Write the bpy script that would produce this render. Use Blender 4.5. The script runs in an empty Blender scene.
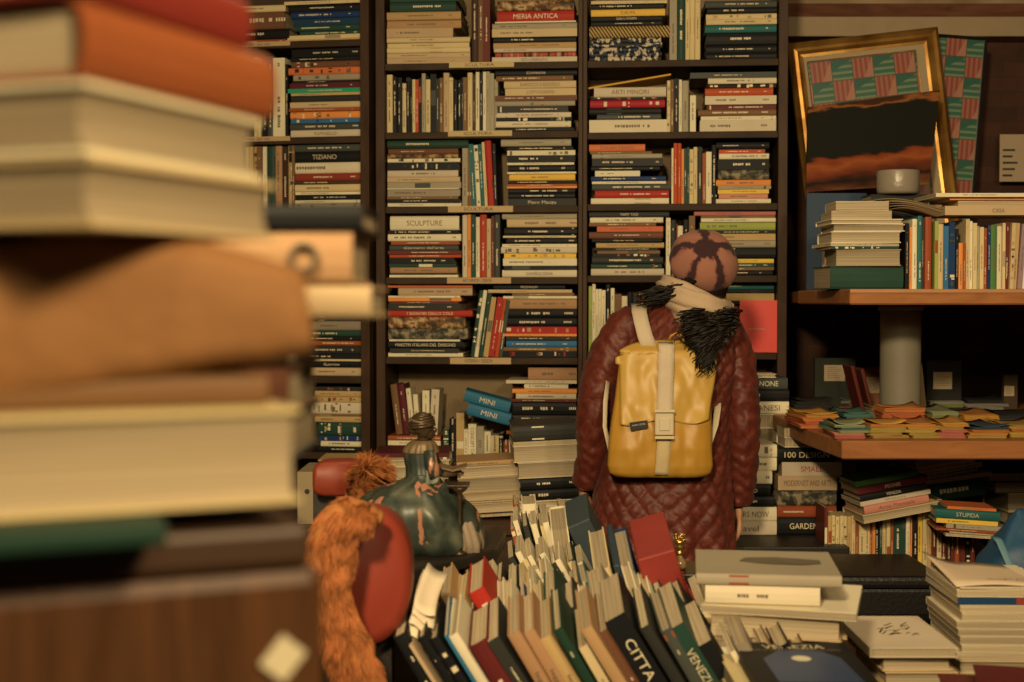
import bpy, bmesh, math, random, re
from mathutils import Vector, Matrix, noise
R=math.radians; PI=math.pi
rnd=random.Random(11)
scene=bpy.context.scene; COL=scene.collection
# ---------------- camera
FPX=1422.0; CAMZ=1.43; PITCH=math.atan(41/FPX)
cd=bpy.data.cameras.new('camera'); cam=bpy.data.objects.new('camera',cd); COL.objects.link(cam); scene.camera=cam
cd.sensor_width=36; cd.lens=FPX*36/1024; cam.location=(0,0,CAMZ); cam.rotation_euler=(PI/2-PITCH,0,0)
cd.clip_start=0.02; cd.dof.use_dof=True; cd.dof.focus_distance=3.7; cd.dof.aperture_fstop=5.4
# ---------------- light
w=bpy.data.worlds.new('room_air'); scene.world=w; w.use_nodes=True
w.node_tree.nodes['Background'].inputs[0].default_value=(1.0,.76,.50,1); w.node_tree.nodes['Background'].inputs[1].default_value=.055
def lamp(loc,target,size,power,colr=(1,.76,.43)):
    l=bpy.data.lights.new('unseen_fill','AREA'); l.shape='DISK'; l.size=size; l.energy=power; l.color=colr
    o=bpy.data.objects.new('unseen_fill',l); COL.objects.link(o); o.location=loc
    o.rotation_euler=(Vector(target)-Vector(loc)).to_track_quat('-Z','Y').to_euler()
def spot(loc,target,size,power,half,blend=.8,colr=(1,.76,.43)):
    l=bpy.data.lights.new('unseen_spot','SPOT'); l.shadow_soft_size=size; l.energy=power; l.color=colr; l.spot_size=R(2*half); l.spot_blend=blend
    o=bpy.data.objects.new('unseen_spot',l); COL.objects.link(o); o.location=loc; o.rotation_euler=(Vector(target)-Vector(loc)).to_track_quat('-Z','Y').to_euler()
spot((-.50,-.5,2.62),(-.05,5,1.55),.16,620,35)  # key light out of view; cone shaped to leave heap and near pile dim
spot((1.3,-.2,2.60),(1.35,4.8,1.15),.16,170,28)  # second unseen spot, added to light the right-hand shelf and table
lamp((.65,-.25,2.15),(-.2,.65,1.45),.3,30,(1,.72,.38))  # fill added to brighten the near pile from the right, no real fixture
lamp((.5,-1.3,2.6),(.3,2.0,1.0),.35,7)  # weak fill added behind the camera for near pile and heap
lamp((.2,3.1,2.88),(.2,3.1,0),.6,9)  # weak overhead lamp just below the ceiling, out of view
scene.view_settings.view_transform='Standard'; scene.view_settings.look='None'; scene.view_settings.gamma=1
scene.view_settings.use_curve_mapping=False; scene.view_settings.exposure=0.0
# ---------------- pixel helpers
def ray(px,py):
    x=(px-512)/FPX; y=-(py-341)/FPX; c,s=math.cos(PITCH),math.sin(PITCH)
    return Vector((x, c+y*s, -s+y*c))
def at(px,py,Y):
    d=ray(px,py); k=Y/d.y; return Vector((d.x*k,Y,CAMZ+d.z*k))
def onz(px,py,z):
    d=ray(px,py); k=(z-CAMZ)/d.z; return Vector((d.x*k,d.y*k,z))
class Frame:
    lim=(-99,99); dmax=.3; zs=()   # a vertical front plane, u to the right, depth away from the viewer
    def __init__(s,o,yaw): s.o=Vector((o[0],o[1],0)); s.a=yaw; s.u=Vector((math.cos(yaw),math.sin(yaw),0)); s.n=Vector((-math.sin(yaw),math.cos(yaw),0))
    def uv(s,px,py,dep=0):
        d=ray(px,py); C0=Vector((0,0,CAMZ)); q=s.o+s.n*dep
        k=(q-C0).dot(s.n)/d.dot(s.n); p=C0+d*k; return (p-s.o).dot(s.u),p.z
    def M(s,u,dep,z): return Matrix.Translation(s.o+s.u*u+s.n*dep+Vector((0,0,z)))@Matrix.Rotation(s.a,4,'Z')
# ---------------- materials
MATS={}
def pmat(name,col,rough=.6,var=.12,nscale=14,bump=0,metal=0,spec=.4,hv=.03,coat=0):
    if name in MATS: return MATS[name]
    m=bpy.data.materials.new(name); m.use_nodes=True; nt=m.node_tree; N=nt.nodes; L=nt.links; b=N['Principled BSDF']
    b.inputs['Roughness'].default_value=rough; b.inputs['Metallic'].default_value=metal; b.inputs['Specular IOR Level'].default_value=spec
    b.inputs['Coat Weight'].default_value=coat
    tc=N.new('ShaderNodeTexCoord'); no=N.new('ShaderNodeTexNoise'); no.inputs['Scale'].default_value=nscale; no.inputs['Detail'].default_value=4
    L.new(tc.outputs['Object'],no.inputs['Vector'])
    oi=N.new('ShaderNodeObjectInfo'); hs=N.new('ShaderNodeHueSaturation'); hs.inputs['Color'].default_value=(*col,1)
    mr=N.new('ShaderNodeMapRange'); mr.inputs['To Min'].default_value=1-var; mr.inputs['To Max'].default_value=1+var; L.new(no.outputs['Fac'],mr.inputs['Value'])
    mr2=N.new('ShaderNodeMapRange'); mr2.inputs['To Min'].default_value=1-var; mr2.inputs['To Max'].default_value=1+var; L.new(oi.outputs['Random'],mr2.inputs['Value'])
    mu=N.new('ShaderNodeMath'); mu.operation='MULTIPLY'; L.new(mr.outputs[0],mu.inputs[0]); L.new(mr2.outputs[0],mu.inputs[1]); L.new(mu.outputs[0],hs.inputs['Value'])
    mr3=N.new('ShaderNodeMapRange'); mr3.inputs['To Min'].default_value=.5-hv*.5; mr3.inputs['To Max'].default_value=.5+hv*.5; L.new(oi.outputs['Random'],mr3.inputs['Value']); L.new(mr3.outputs[0],hs.inputs['Hue'])
    L.new(hs.outputs[0],b.inputs['Base Color'])
    if bump:
        bp=N.new('ShaderNodeBump'); bp.inputs['Strength'].default_value=bump; bp.inputs['Distance'].default_value=.004; n2=N.new('ShaderNodeTexNoise'); n2.inputs['Scale'].default_value=nscale*5
        L.new(tc.outputs['Object'],n2.inputs['Vector']); L.new(n2.outputs['Fac'],bp.inputs['Height']); L.new(bp.outputs[0],b.inputs['Normal'])
    MATS[name]=m; return m
def nodemat(name,build,rough=.6,**k):
    if name in MATS: return MATS[name]
    m=bpy.data.materials.new(name); m.use_nodes=True; nt=m.node_tree; b=nt.nodes['Principled BSDF']; b.inputs['Roughness'].default_value=rough
    for kk,v in k.items(): b.inputs[kk].default_value=v
    build(nt.nodes,nt.links,b); MATS[name]=m; return m
def ramp(N,stops,interp='LINEAR'):
    r=N.new('ShaderNodeValToRGB'); r.color_ramp.interpolation=interp; e=r.color_ramp.elements
    while len(e)>1: e.remove(e[0])
    e[0].position=stops[0][0]; e[0].color=(*stops[0][1],1)
    for p,c in stops[1:]: q=e.new(p); q.color=(*c,1)
    return r
def woodmat(name,c1,c2,scale=(1,1,1),rough=.5,dist=2,bump=.1):
    def B(N,L,b):
        tc=N.new('ShaderNodeTexCoord'); mp=N.new('ShaderNodeMapping'); mp.inputs['Scale'].default_value=scale; L.new(tc.outputs['Object'],mp.inputs[0])
        no=N.new('ShaderNodeTexNoise'); no.inputs['Scale'].default_value=6; no.inputs['Detail'].default_value=6; no.inputs['Distortion'].default_value=dist; L.new(mp.outputs[0],no.inputs['Vector'])
        r=ramp(N,[(.3,c1),(.7,c2)]); L.new(no.outputs['Fac'],r.inputs[0]); L.new(r.outputs[0],b.inputs['Base Color'])
        bp=N.new('ShaderNodeBump'); bp.inputs['Strength'].default_value=bump; bp.inputs['Distance'].default_value=.003; L.new(no.outputs['Fac'],bp.inputs['Height']); L.new(bp.outputs[0],b.inputs['Normal'])
    return nodemat(name,B,rough,**{'Specular IOR Level':.15})
COLS={ # colour letter: (name, rgb)
 'c':('cream',(.54,.42,.24)),'w':('white',(.62,.55,.40)),'k':('black',(.010,.011,.012)),'K':('charcoal',(.030,.031,.028)),
 'g':('green',(.018,.05,.035)),'G':('olive',(.07,.16,.045)),'r':('red',(.38,.035,.02)),'R':('rust',(.26,.05,.025)),'o':('orange',(.62,.19,.06)),
 'y':('yellow',(.66,.40,.07)),'b':('navy',(.012,.04,.11)),'B':('blue',(.03,.14,.26)),'n':('brown',(.16,.08,.04)),'t':('tan',(.42,.27,.13)),
 's':('grey',(.30,.26,.19)),'p':('pink',(.50,.20,.16)),'m':('maroon',(.11,.018,.018)),'T':('teal',(.02,.12,.12)),'a':('umber',(.05,.028,.018)),'l':('lime',(.30,.34,.08)),
 'V':('emerald',(.02,.26,.12)),'S':('slate',(.055,.062,.055)),'L':('lilac',(.25,.17,.20))}
def cmat(k): return pmat(COLS[k][0].replace('-','_')+'_cover',COLS[k][1],.5 if k not in 'cwt' else .65,.16,9,spec=.12,hv=.035 if k not in 'kK' else .1)
def pages_build(N,L,b):
    tc=N.new('ShaderNodeTexCoord'); wv=N.new('ShaderNodeTexNoise'); wv.inputs['Scale'].default_value=1; mp=N.new('ShaderNodeMapping'); mp.inputs['Scale'].default_value=(900,3,3)
    L.new(tc.outputs['Object'],mp.inputs[0]); L.new(mp.outputs[0],wv.inputs['Vector']); oi=N.new('ShaderNodeObjectInfo')
    r=ramp(N,[(.3,(.23,.175,.10)),(.7,(.48,.40,.265))]); L.new(wv.outputs['Fac'],r.inputs[0]); hs=N.new('ShaderNodeHueSaturation'); L.new(r.outputs[0],hs.inputs['Color'])
    mr=N.new('ShaderNodeMapRange'); mr.inputs['To Min'].default_value=.75; mr.inputs['To Max'].default_value=1.15; L.new(oi.outputs['Random'],mr.inputs['Value']); L.new(mr.outputs[0],hs.inputs['Value']); L.new(hs.outputs[0],b.inputs['Base Color'])
PAGES=nodemat('page_edges',pages_build,.8)
INKD=pmat('dark_ink',(.03,.025,.02),.6,.1); INKL=pmat('pale_ink',(.62,.53,.37),.5,.1); INKG=pmat('gold_ink',(.5,.33,.10),.5,.1); INKR=pmat('red_ink',(.42,.04,.03),.5,.1); INKS=pmat('brown_ink',(.13,.095,.06),.6,.1); INKM=pmat('faded_ink',(.25,.2,.13),.6,.1)
def patm(name,fn):
    def B(N,L,b):
        tc=N.new('ShaderNodeTexCoord'); mp=N.new('ShaderNodeMapping'); L.new(tc.outputs['Object'],mp.inputs[0]); fn(N,L,b,mp)
    return nodemat(name,B,.5,**{'Specular IOR Level':.15})
def _stripe(N,L,b,mp):
    mp.inputs['Rotation'].default_value=(0,R(35),0); wv=N.new('ShaderNodeTexWave'); wv.bands_direction='Z'; wv.inputs['Scale'].default_value=32; L.new(mp.outputs[0],wv.inputs['Vector']); r=ramp(N,[(.45,(.03,.03,.02)),(.55,(.42,.27,.07))]); L.new(wv.outputs['Fac'],r.inputs[0]); L.new(r.outputs[0],b.inputs['Base Color'])
def _vor(N,L,b,mp,sc,stops,scl=(1,1,1)):
    mp.inputs['Scale'].default_value=scl; v=N.new('ShaderNodeTexNoise'); v.inputs['Scale'].default_value=sc; v.inputs['Detail'].default_value=3; L.new(mp.outputs[0],v.inputs['Vector']); r=ramp(N,stops,'CONSTANT'); L.new(v.outputs['Fac'],r.inputs[0]); L.new(r.outputs[0],b.inputs['Base Color'])
# ---------------- mesh helpers
def link(name,me,mats,parent=None,M=None):
    o=bpy.data.objects.new(name,me); COL.objects.link(o)
    if not isinstance(mats,(list,tuple)): mats=[mats]
    if not me.materials:
        for m in mats: me.materials.append(m)
    if parent: o.parent=parent
    if M is not None: o.matrix_basis=M
    return o
def mesh(name,vs,fs,mi=None,smooth=False):
    me=bpy.data.meshes.new(name); me.from_pydata([tuple(v) for v in vs],[],fs); me.validate()
    if mi:
        for p,i in zip(me.polygons,mi): p.material_index=i
    if smooth:
        for p in me.polygons: p.use_smooth=True
    me.update(); return me
def bmo(name,bm,mats,parent=None,M=None,smooth=False,auto=None):
    bmesh.ops.recalc_face_normals(bm,faces=bm.faces)
    me=bpy.data.meshes.new(name); bm.to_mesh(me); bm.free()
    if smooth:
        for p in me.polygons: p.use_smooth=True
    return link(name,me,mats,parent,M)
def box(bm,x0,x1,y0,y1,z0,z1,bev=0,mi=0,M=None):
    r=bmesh.ops.create_cube(bm,size=1); vs=r['verts']
    T=Matrix.Translation(((x0+x1)/2,(y0+y1)/2,(z0+z1)/2))@Matrix.Diagonal((x1-x0,y1-y0,z1-z0,1))
    bmesh.ops.transform(bm,matrix=T,verts=vs)
    fs={f for v in vs for f in v.link_faces}
    for f in fs: f.material_index=mi
    if bev:
        es={e for v in vs for e in v.link_edges}
        r=bmesh.ops.bevel(bm,geom=list(es),offset=bev,segments=2,affect='EDGES',profile=.5); vs=list({v for f in r['faces'] for v in f.verts}|{v for v in vs if v.is_valid})
    if M is not None: bmesh.ops.transform(bm,matrix=M,verts=[v for v in vs if v.is_valid])
def boxobj(name,dims,mat,parent=None,M=None,bev=0):
    bm=bmesh.new(); box(bm,*dims,bev=bev); return bmo(name,bm,mat,parent,M)
def loft(rings,closed=True,cap=True):   # rings of equal counts -> verts, faces
    vs=[];fs=[];n=len(rings[0])
    for r in rings: vs+=[tuple(p) for p in r]
    for i in range(len(rings)-1):
        for j in range(n if closed else n-1):
            a=i*n+j;b=i*n+(j+1)%n; fs.append((a,b,b+n,a+n))
    if cap and closed:
        fs.append(tuple(range(n-1,-1,-1))); fs.append(tuple(range((len(rings)-1)*n,len(rings)*n)))
    return vs,fs
def tube(bm,pts,rad,seg=10,mi=0,cap=True):
    pts=[Vector(p) for p in pts]; rad=rad if isinstance(rad,(list,tuple)) else [rad]*len(pts); rings=[]; up=Vector((0,0,1)); prev=None
    for i,p in enumerate(pts):
        t=(pts[min(i+1,len(pts)-1)]-pts[max(i-1,0)]).normalized()
        if prev is None:
            a=t.cross(up); a=a if a.length>.1 else t.cross(Vector((1,0,0))); a.normalize()
        else: a=(prev-t*prev.dot(t)).normalized()
        prev=a; b=t.cross(a); rings.append([bm.verts.new(p+(a*math.cos(2*PI*k/seg)+b*math.sin(2*PI*k/seg))*rad[i]) for k in range(seg)])
    for i in range(len(rings)-1):
        for k in range(seg):
            f=bm.faces.new((rings[i][k],rings[i][(k+1)%seg],rings[i+1][(k+1)%seg],rings[i+1][k])); f.material_index=mi; f.smooth=True
    if cap:
        for r in (rings[0],rings[-1]):
            f=bm.faces.new(r); f.material_index=mi
def tag(o,label,cat,group=None,kind=None):
    if label: o['label']=label
    if cat: o['category']=cat
    if group: o['group']=group
    if kind: o['kind']=kind
    return o
def empty(name,M=None):
    o=bpy.data.objects.new(name,None); o.empty_display_size=.05; COL.objects.link(o)
    if M is not None: o.matrix_basis=M
    return o
def structure(o): o['kind']='structure'; return o
_tx={}
def textmesh(s,h,w,bold=0):   # text scaled to height h and, if w, width w, centred, in XZ plane facing -Y
    key=(s,round(h,4),round(w or 0,4))
    if key in _tx: return _tx[key]
    c=bpy.data.curves.new('title','FONT'); c.body=s; c.align_x='CENTER'; c.align_y='CENTER'; c.size=1; c.resolution_u=3; c.offset=bold; c.fill_mode='FRONT'
    o=bpy.data.objects.new('title',c); COL.objects.link(o); dg=bpy.context.evaluated_depsgraph_get(); me=bpy.data.meshes.new_from_object(o.evaluated_get(dg)); bpy.data.objects.remove(o)
    xs=[v.co.x for v in me.vertices]; ys=[v.co.y for v in me.vertices]; cx,cy=(min(xs)+max(xs))/2,(min(ys)+max(ys))/2; W,H=max(xs)-min(xs),max(ys)-min(ys)
    sy=h/H; sx=w/W if w else sy
    for v in me.vertices: v.co=Vector(((v.co.x-cx)*sx,0,(v.co.y-cy)*sy))
    me.materials.clear(); _tx[key]=me; return me
SPEC={'stripe':patm('diagonal_striped_cover',_stripe),
 'dots':patm('blue_white_dotted_cover',lambda N,L,b,mp:_vor(N,L,b,mp,70,[(0,(.015,.015,.015)),(.5,(.02,.05,.12)),(.55,(.5,.42,.28))],(1,1,.6))),
 'paint':patm('painted_cover',lambda N,L,b,mp:_vor(N,L,b,mp,28,[(0,(.05,.035,.02)),(.42,(.16,.08,.03)),(.5,(.34,.22,.10)),(.56,(.45,.35,.2)),(.62,(.22,.05,.03))])),
 'grey':patm('engraved_cover',lambda N,L,b,mp:_vor(N,L,b,mp,38,[(0,(.03,.03,.025)),(.45,(.10,.09,.06)),(.55,(.26,.21,.13))])),
 'bars':patm('red_black_barred_cover',lambda N,L,b,mp:_vor(N,L,b,mp,60,[(0,(.02,.02,.02)),(.45,(.35,.06,.03)),(.55,(.4,.25,.15))],(.05,.05,1)))}
# ---------------- books: local frame x = thickness, -y = spine, z = height
BOOKN=0
def book(T,H,D,c,M,title=None,ink=None,hard=True,plain=False,deco=None,name='book',flipt=False,cover_pic=None,wav=0):
    """T thickness, H length of spine, D depth. M places the lower-left-front corner."""
    global BOOKN; BOOKN+=1; rr=random.Random(BOOKN*7+3)
    root=empty(name,M); sp=None
    if title and title[0]=='#': sp=SPEC.get(title[1:]); title=None; plain=True
    if title and title[0]=='~': ink=INKR; title=title[1:]
    th=min(.0025,T*.16) if hard else min(.0008,T*.1); ov=.003 if hard else .0003
    bow=min(.006,T*.18) if hard else 0; n=5 if (hard and T>.008) else 2
    out=[(0,D),(0,bow)]; 
    for i in range(1,n): a=PI*i/n; out.append((T/2-T/2*math.cos(a)*1.0, bow-bow*math.sin(a)*1.0))
    out+=[(T,bow),(T,D)]
    k=len(out); inn=[]
    for i,(x,y) in enumerate(out):
        inn.append((min(max(x,th),T-th), y+ (th if 0<i<k-1 else 0)))
    prof=out+inn[::-1]; m=len(prof)
    vs=[(x,y,0) for x,y in prof]+[(x,y,H) for x,y in prof]
    fs=[(i,(i+1)%m,(i+1)%m+m,i+m) for i in range(m)]; mi=[0]*len(fs)
    for i in range(k-1):
        a,b=i,m-1-i; a2,b2=i+1,m-2-i
        fs.append((b,b2,a2,a)); fs.append((a+m,a2+m,b2+m,b+m)); mi+=[0,0]
    inkm=ink or (INKL if c in 'kKgbmnraRTSBV' else INKS)
    def q(x0,x1,z0,z1,i,y=-.0004):
        b=len(vs); vs.extend([(x0,y,z0),(x1,y,z0),(x1,y,z1),(x0,y,z1)]); fs.append((b,b+1,b+2,b+3)); mi.append(i)
    if not plain and T>.006:
        mode=deco or rr.choice('tttttbpxeee')
        if not title and mode in 'tbe':     # worn unreadable lettering
            hh=T*rr.uniform(.16,.3); x0=T/2-hh/2; z=H*rr.uniform(.08,.35); z1=z+H*rr.uniform(.25,.5)
            while z<z1:
                l=hh*rr.uniform(.4,.9)
                if rr.random()<.85: q(x0,x0+hh*rr.uniform(.75,1),z,z+l,1)
                z+=l*1.35
            if rr.random()<.6:
                z=H*rr.uniform(.78,.9)
                for _ in range(rr.randint(2,6)): q(x0,x0+hh*.8,z,z+hh*.4,1); z+=hh*.6
        if mode=='b' and not title: 
            zb=H*rr.choice((.04,.12,.86,.93)); q(T*.06,T*.94,zb,zb+H*rr.uniform(.01,.05),2,-.0003)
        if mode=='p' and not title:
            zb=H*rr.uniform(.1,.6); q(T*.08,T*.92,zb,zb+H*rr.uniform(.12,.3),2,-.0003)
        if mode=='x' and not title:
            for _ in range(rr.randint(5,10)):
                zb=H*rr.uniform(.02,.9); q(T*rr.uniform(.05,.4),T*rr.uniform(.6,.95),zb,zb+H*rr.uniform(.01,.06),rr.choice((1,2)),-.0003)
    acc=rr.choice([inkm,cmat('w'),cmat('R'),cmat('K'),cmat('t'),cmat('S')])
    if c in 'cw': acc=rr.choice([INKM,cmat('t'),cmat('R'),cmat('K'),cmat('s')])
    if bow:  # follow the rounded spine
        for i in range(2*m,len(vs)):
            x,y,z=vs[i]; a=math.acos(max(-1,min(1,1-2*x/T))); vs[i]=(x, bow-bow*math.sin(a)+y-.0006,z)
    me=mesh('cover',vs,fs,mi); link('cover',me,[sp or cmat(c),inkm,acc],root)
    pb=mesh('pages',*pagebox(th,T-th,bow+th+.0005,D-ov,ov,H-ov,.0015 if hard else 0)); link('pages',pb,PAGES,root)
    if title:
        hh=min(T*.44,.018); nn=len(title); wd=min(H*.8,hh*.78*nn)
        t=link('title',textmesh(title,hh if nn<40 else T*.3,wd).copy(),inkm,root)
        t.matrix_basis=Matrix.Translation((T/2,-.0012,H/2))@Matrix.Rotation((-PI/2 if flipt else PI/2),4,'Y')
    return root
def pagebox(x0,x1,y0,y1,z0,z1,cv=0):
    n=4; prof=[(x0,y0),(x1,y0),(x1,y1)]
    if cv and x1-x0>.008:
        for i in range(1,n): a=PI*i/n; prof.append((x1-(x1-x0)*i/n, y1-cv*math.sin(a)*2))
    prof.append((x0,y1)); m=len(prof)
    vs=[(x,y,z0) for x,y in prof]+[(x,y,z1) for x,y in prof]
    fs=[(i,(i+1)%m,(i+1)%m+m,i+m) for i in range(m)]+[tuple(range(m-1,-1,-1)),tuple(range(m,2*m))]
    return vs,fs
TOK=re.compile(r'([a-zA-Z_])([\d.]+)(!?)(?:/([\d.]+))?(?:@([-\d.]+))?(?:\(([-\d.]+),([-\d.]+)\))?(?:=(\S+))?$')
ORD=['first','second','third','fourth','fifth','sixth','seventh','eighth','ninth','tenth','eleventh','twelfth','13th','14th','15th','16th','17th','18th','19th','20th','21st','22nd','23rd','24th','25th']
def label_books(items,where,way,group):   # items: (object,colour letter,thickness) in reading order
    cnt={}
    for o,c,t in items: cnt[c]=cnt.get(c,0)+1
    seen={}
    for o,c,t in items:
        nm=COLS[c][0]; k=seen.get(c,0); seen[c]=k+1; th='slim ' if t<.013 else ('thick ' if t>.034 else '')
        if cnt[c]==1: lb=f'{th}{nm} book, the only {nm} one {where}'
        else: lb=f'{th}{nm} book, {ORD[k]} {nm} {way} {where}'
        tag(o,lb,'book',group)
FLAT=Matrix(((0,0,1,0),(0,1,0,0),(-1,0,0,0),(0,0,0,1)))   # book z -> +x, x -> -z
def clampu(F,a,b): return max(a,F.lim[0]+.004),min(b,F.lim[1]-.004)
def ceil_(F,zb,zt):
    ab=[z for z in F.zs if z>zb+.01]
    return min(zt,min(ab)-.0255) if ab else zt
def stack(F,where,x0,x1,yt,yb,spec,dep=.02,D=.22,zbase=None,jit=.012,wob=.8,group=None):
    """flat pile; spec is top-down; x0,x1 pixel ends of the spines"""
    toks=[TOK.match(s).groups() for s in spec.split()]; tot=sum(float(t[1]) for t in toks)
    u0,zb=F.uv(x0,yb,dep); u1,_=F.uv(x1,yb,dep); zt=F.uv((x0+x1)/2,yt,dep)[1]; zb=F.uv((x0+x1)/2,yb,dep)[1]
    if zbase is not None: zb=zbase+.0004
    zt=ceil_(F,zb,zt); sc=(zt-zb)/tot; pp=(u1-u0)/(x1-x0); z=zb; items=[]
    for t in reversed(toks):
        T=float(t[1])*sc; l,r=(float(t[5]),float(t[6])) if t[5] else (rnd.uniform(0,2.5),rnd.uniform(0,3))
        a,b=clampu(F,u0+l*pp,u1-r*pp); H=b-a; dd0=F.dmax-.055; dd=min(D,max(H*.95,.11),dd0); dy=dep+rnd.uniform(0,jit); g=.0004
        yaw=R(rnd.uniform(-wob,wob))
        if t[2]: # fore-edge to the viewer
            M=F.M((a+b)/2,dy,z+g)@Matrix.Rotation(yaw,4,'Z')@Matrix.Translation((H/2,dd,0))@Matrix.Rotation(PI,4,'Z')@Matrix.Translation((0,0,T-g))@FLAT
        else: M=F.M((a+b)/2,dy,z+g)@Matrix.Rotation(yaw,4,'Z')@Matrix.Translation((-H/2,0,T-g))@FLAT
        o=book(T-g,H,dd,t[0],M,title=t[7].replace('_',' ') if t[7] else None,hard=T>.012 and rnd.random()<.75,plain=bool(t[2]),flipt=True)
        items.append((o,t[0],T)); z+=T
    items.reverse(); label_books(items,where,'down',group or ('books '+where)); return items
def row(F,where,x0,yb,spec,dep=.02,D=.2,zbase=None,jit=.015,group=None,sx=1,way='from left',H0=60,tilt=0,lean=0,hardp=.6,lift=0,mess=0):
    """upright books left to right; token thickness px / height px @lean degrees"""
    toks=[TOK.match(s).groups() for s in spec.split()]; tot=sum(float(t[1]) for t in toks)*sx
    u,zb=F.uv(x0,yb,dep); u1,_=F.uv(x0+tot,yb,dep); pp=(u1-u)/tot; items=[]
    if zbase is not None: zb=zbase+.0004
    u=max(u,F.lim[0]+.001); sx*=min(1,(F.lim[1]-.004-u)/(tot*pp)); cz=ceil_(F,zb,99)
    for t in toks:
        T=float(t[1])*pp*sx; H=min(float(t[3] or H0)*pp,cz-zb-.003); ln=R(float(t[4] or lean)+rnd.uniform(-1,1)*mess); g=.0005; dy=dep+rnd.uniform(0,jit)
        if t[0]=='_' : u+=T; continue
        M=F.M(u,dy,zb+rnd.uniform(0,lift))@Matrix.Rotation(R(tilt),4,'X')@Matrix.Rotation(R(rnd.uniform(-1,1)*mess*.8),4,'Z')
        if ln>0: M=M@Matrix.Translation((0,0,T*math.sin(ln)))@Matrix.Rotation(ln,4,'Y')
        elif ln<0: M=M@Matrix.Rotation(ln,4,'Y')
        dd=min(D,max(H*.72,.09),F.dmax-.055)
        if t[2]: M=M@Matrix.Translation((T,dd,0))@Matrix.Rotation(PI,4,'Z')
        o=book(T-g,H,dd,t[0],M,title=t[7].replace('_',' ') if t[7] else None,hard=T>.012 and rnd.random()<hardp,plain=bool(t[2]))
        items.append((o,t[0],T)); u+=T/max(.5,math.cos(ln))+.0013*mess
    label_books(items,where,way,group or ('books '+where)); return items
# ---------------- the room
plaster=nodemat('old_plaster',lambda N,L,b:(lambda tc,n1,r:(L.new(tc.outputs['Object'],n1.inputs['Vector']),L.new(n1.outputs['Fac'],r.inputs[0]),L.new(r.outputs[0],b.inputs['Base Color'])))(N.new('ShaderNodeTexCoord'),(lambda n:(setattr(n.inputs['Scale'],'default_value',2.3),setattr(n.inputs['Detail'],'default_value',9),n)[-1])(N.new('ShaderNodeTexNoise')),ramp(N,[(.35,(.10,.055,.03)),(.5,(.26,.18,.10)),(.62,(.36,.27,.16))])),.9)
def brickb(N,L,b):
    tc=N.new('ShaderNodeTexCoord'); mp=N.new('ShaderNodeMapping'); mp.inputs['Rotation'].default_value=(PI/2,0,0); L.new(tc.outputs['Object'],mp.inputs[0])
    br=N.new('ShaderNodeTexBrick'); br.inputs['Scale'].default_value=4.2; br.inputs['Color1'].default_value=(.045,.018,.011,1); br.inputs['Color2'].default_value=(.075,.03,.017,1); br.inputs['Mortar'].default_value=(.04,.024,.016,1); br.inputs['Mortar Size'].default_value=.012; br.inputs['Mortar Smooth'].default_value=.7
    L.new(mp.outputs[0],br.inputs['Vector']); no=N.new('ShaderNodeTexNoise'); no.inputs['Scale'].default_value=5; no.inputs['Detail'].default_value=7; L.new(tc.outputs['Object'],no.inputs['Vector'])
    mx=N.new('ShaderNodeMix'); mx.data_type='RGBA'; mx.blend_type='MULTIPLY'; mx.inputs[0].default_value=.8; L.new(br.outputs[0],mx.inputs[6]); r=ramp(N,[(.3,(.35,.3,.28)),(.7,(1.2,1.1,1))]); L.new(no.outputs['Fac'],r.inputs[0]); L.new(r.outputs[0],mx.inputs[7]); L.new(mx.outputs[2],b.inputs['Base Color'])
    bp=N.new('ShaderNodeBump'); bp.inputs['Strength'].default_value=.5; bp.inputs['Distance'].default_value=.01; L.new(no.outputs['Fac'],bp.inputs['Height']); L.new(bp.outputs[0],b.inputs['Normal'])
brick=nodemat('dark_brick',brickb,.9)
floorm=woodmat('floor_boards',(.05,.03,.018),(.12,.07,.04),(1,.12,1))
dwood=woodmat('dark_shelf_wood',(.032,.016,.008),(.065,.034,.018),(2,2,.5),.5)
dwood2=woodmat('shelf_board_wood',(.028,.016,.009),(.050,.030,.016),(.5,2,2),.6)
backm=pmat('cupboard_back',(.20,.135,.08),.8,.1)
oak=woodmat('orange_shelf_wood',(.22,.085,.030),(.34,.14,.05),(.5,3,3),.45)
tape=pmat('paper_tape',(.46,.34,.17),.7,.08,30)
structure(boxobj('floor',(-2.6,3.2,-2.4,5.9,-.05,0),floorm))
structure(boxobj('ceiling',(-2.6,3.2,-2.4,5.9,2.95,3.0),plaster))
structure(boxobj('wall_left',(-2.65,-2.6,-2.4,5.9,0,2.95),plaster))
structure(boxobj('wall_right',(3.2,3.25,-2.4,5.9,0,2.95),brick))
structure(boxobj('wall_back',(-2.6,3.2,5.72,5.9,0,2.95),brick))
p=at(785,30,5.71)
structure(boxobj('trim_1',(.7,3.2,5.66,5.72,at(800,27,5.7).z+.02,2.95),plaster))   # rough plaster band above the beam
structure(boxobj('trim_2',(.7,3.2,5.60,5.72,at(800,27,5.7).z-.055,at(800,27,5.7).z+.022),pmat('cream_painted_wood',(.34,.26,.16),.7),bev=.004))
structure(boxobj('trim_3',(.7,3.2,5.63,5.66,at(800,27,5.7).z+.02,at(800,12,5.7).z+.02),woodmat('red_brown_beam',(.09,.035,.02),(.17,.07,.04),(.4,3,3),.7),bev=.004))
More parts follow.
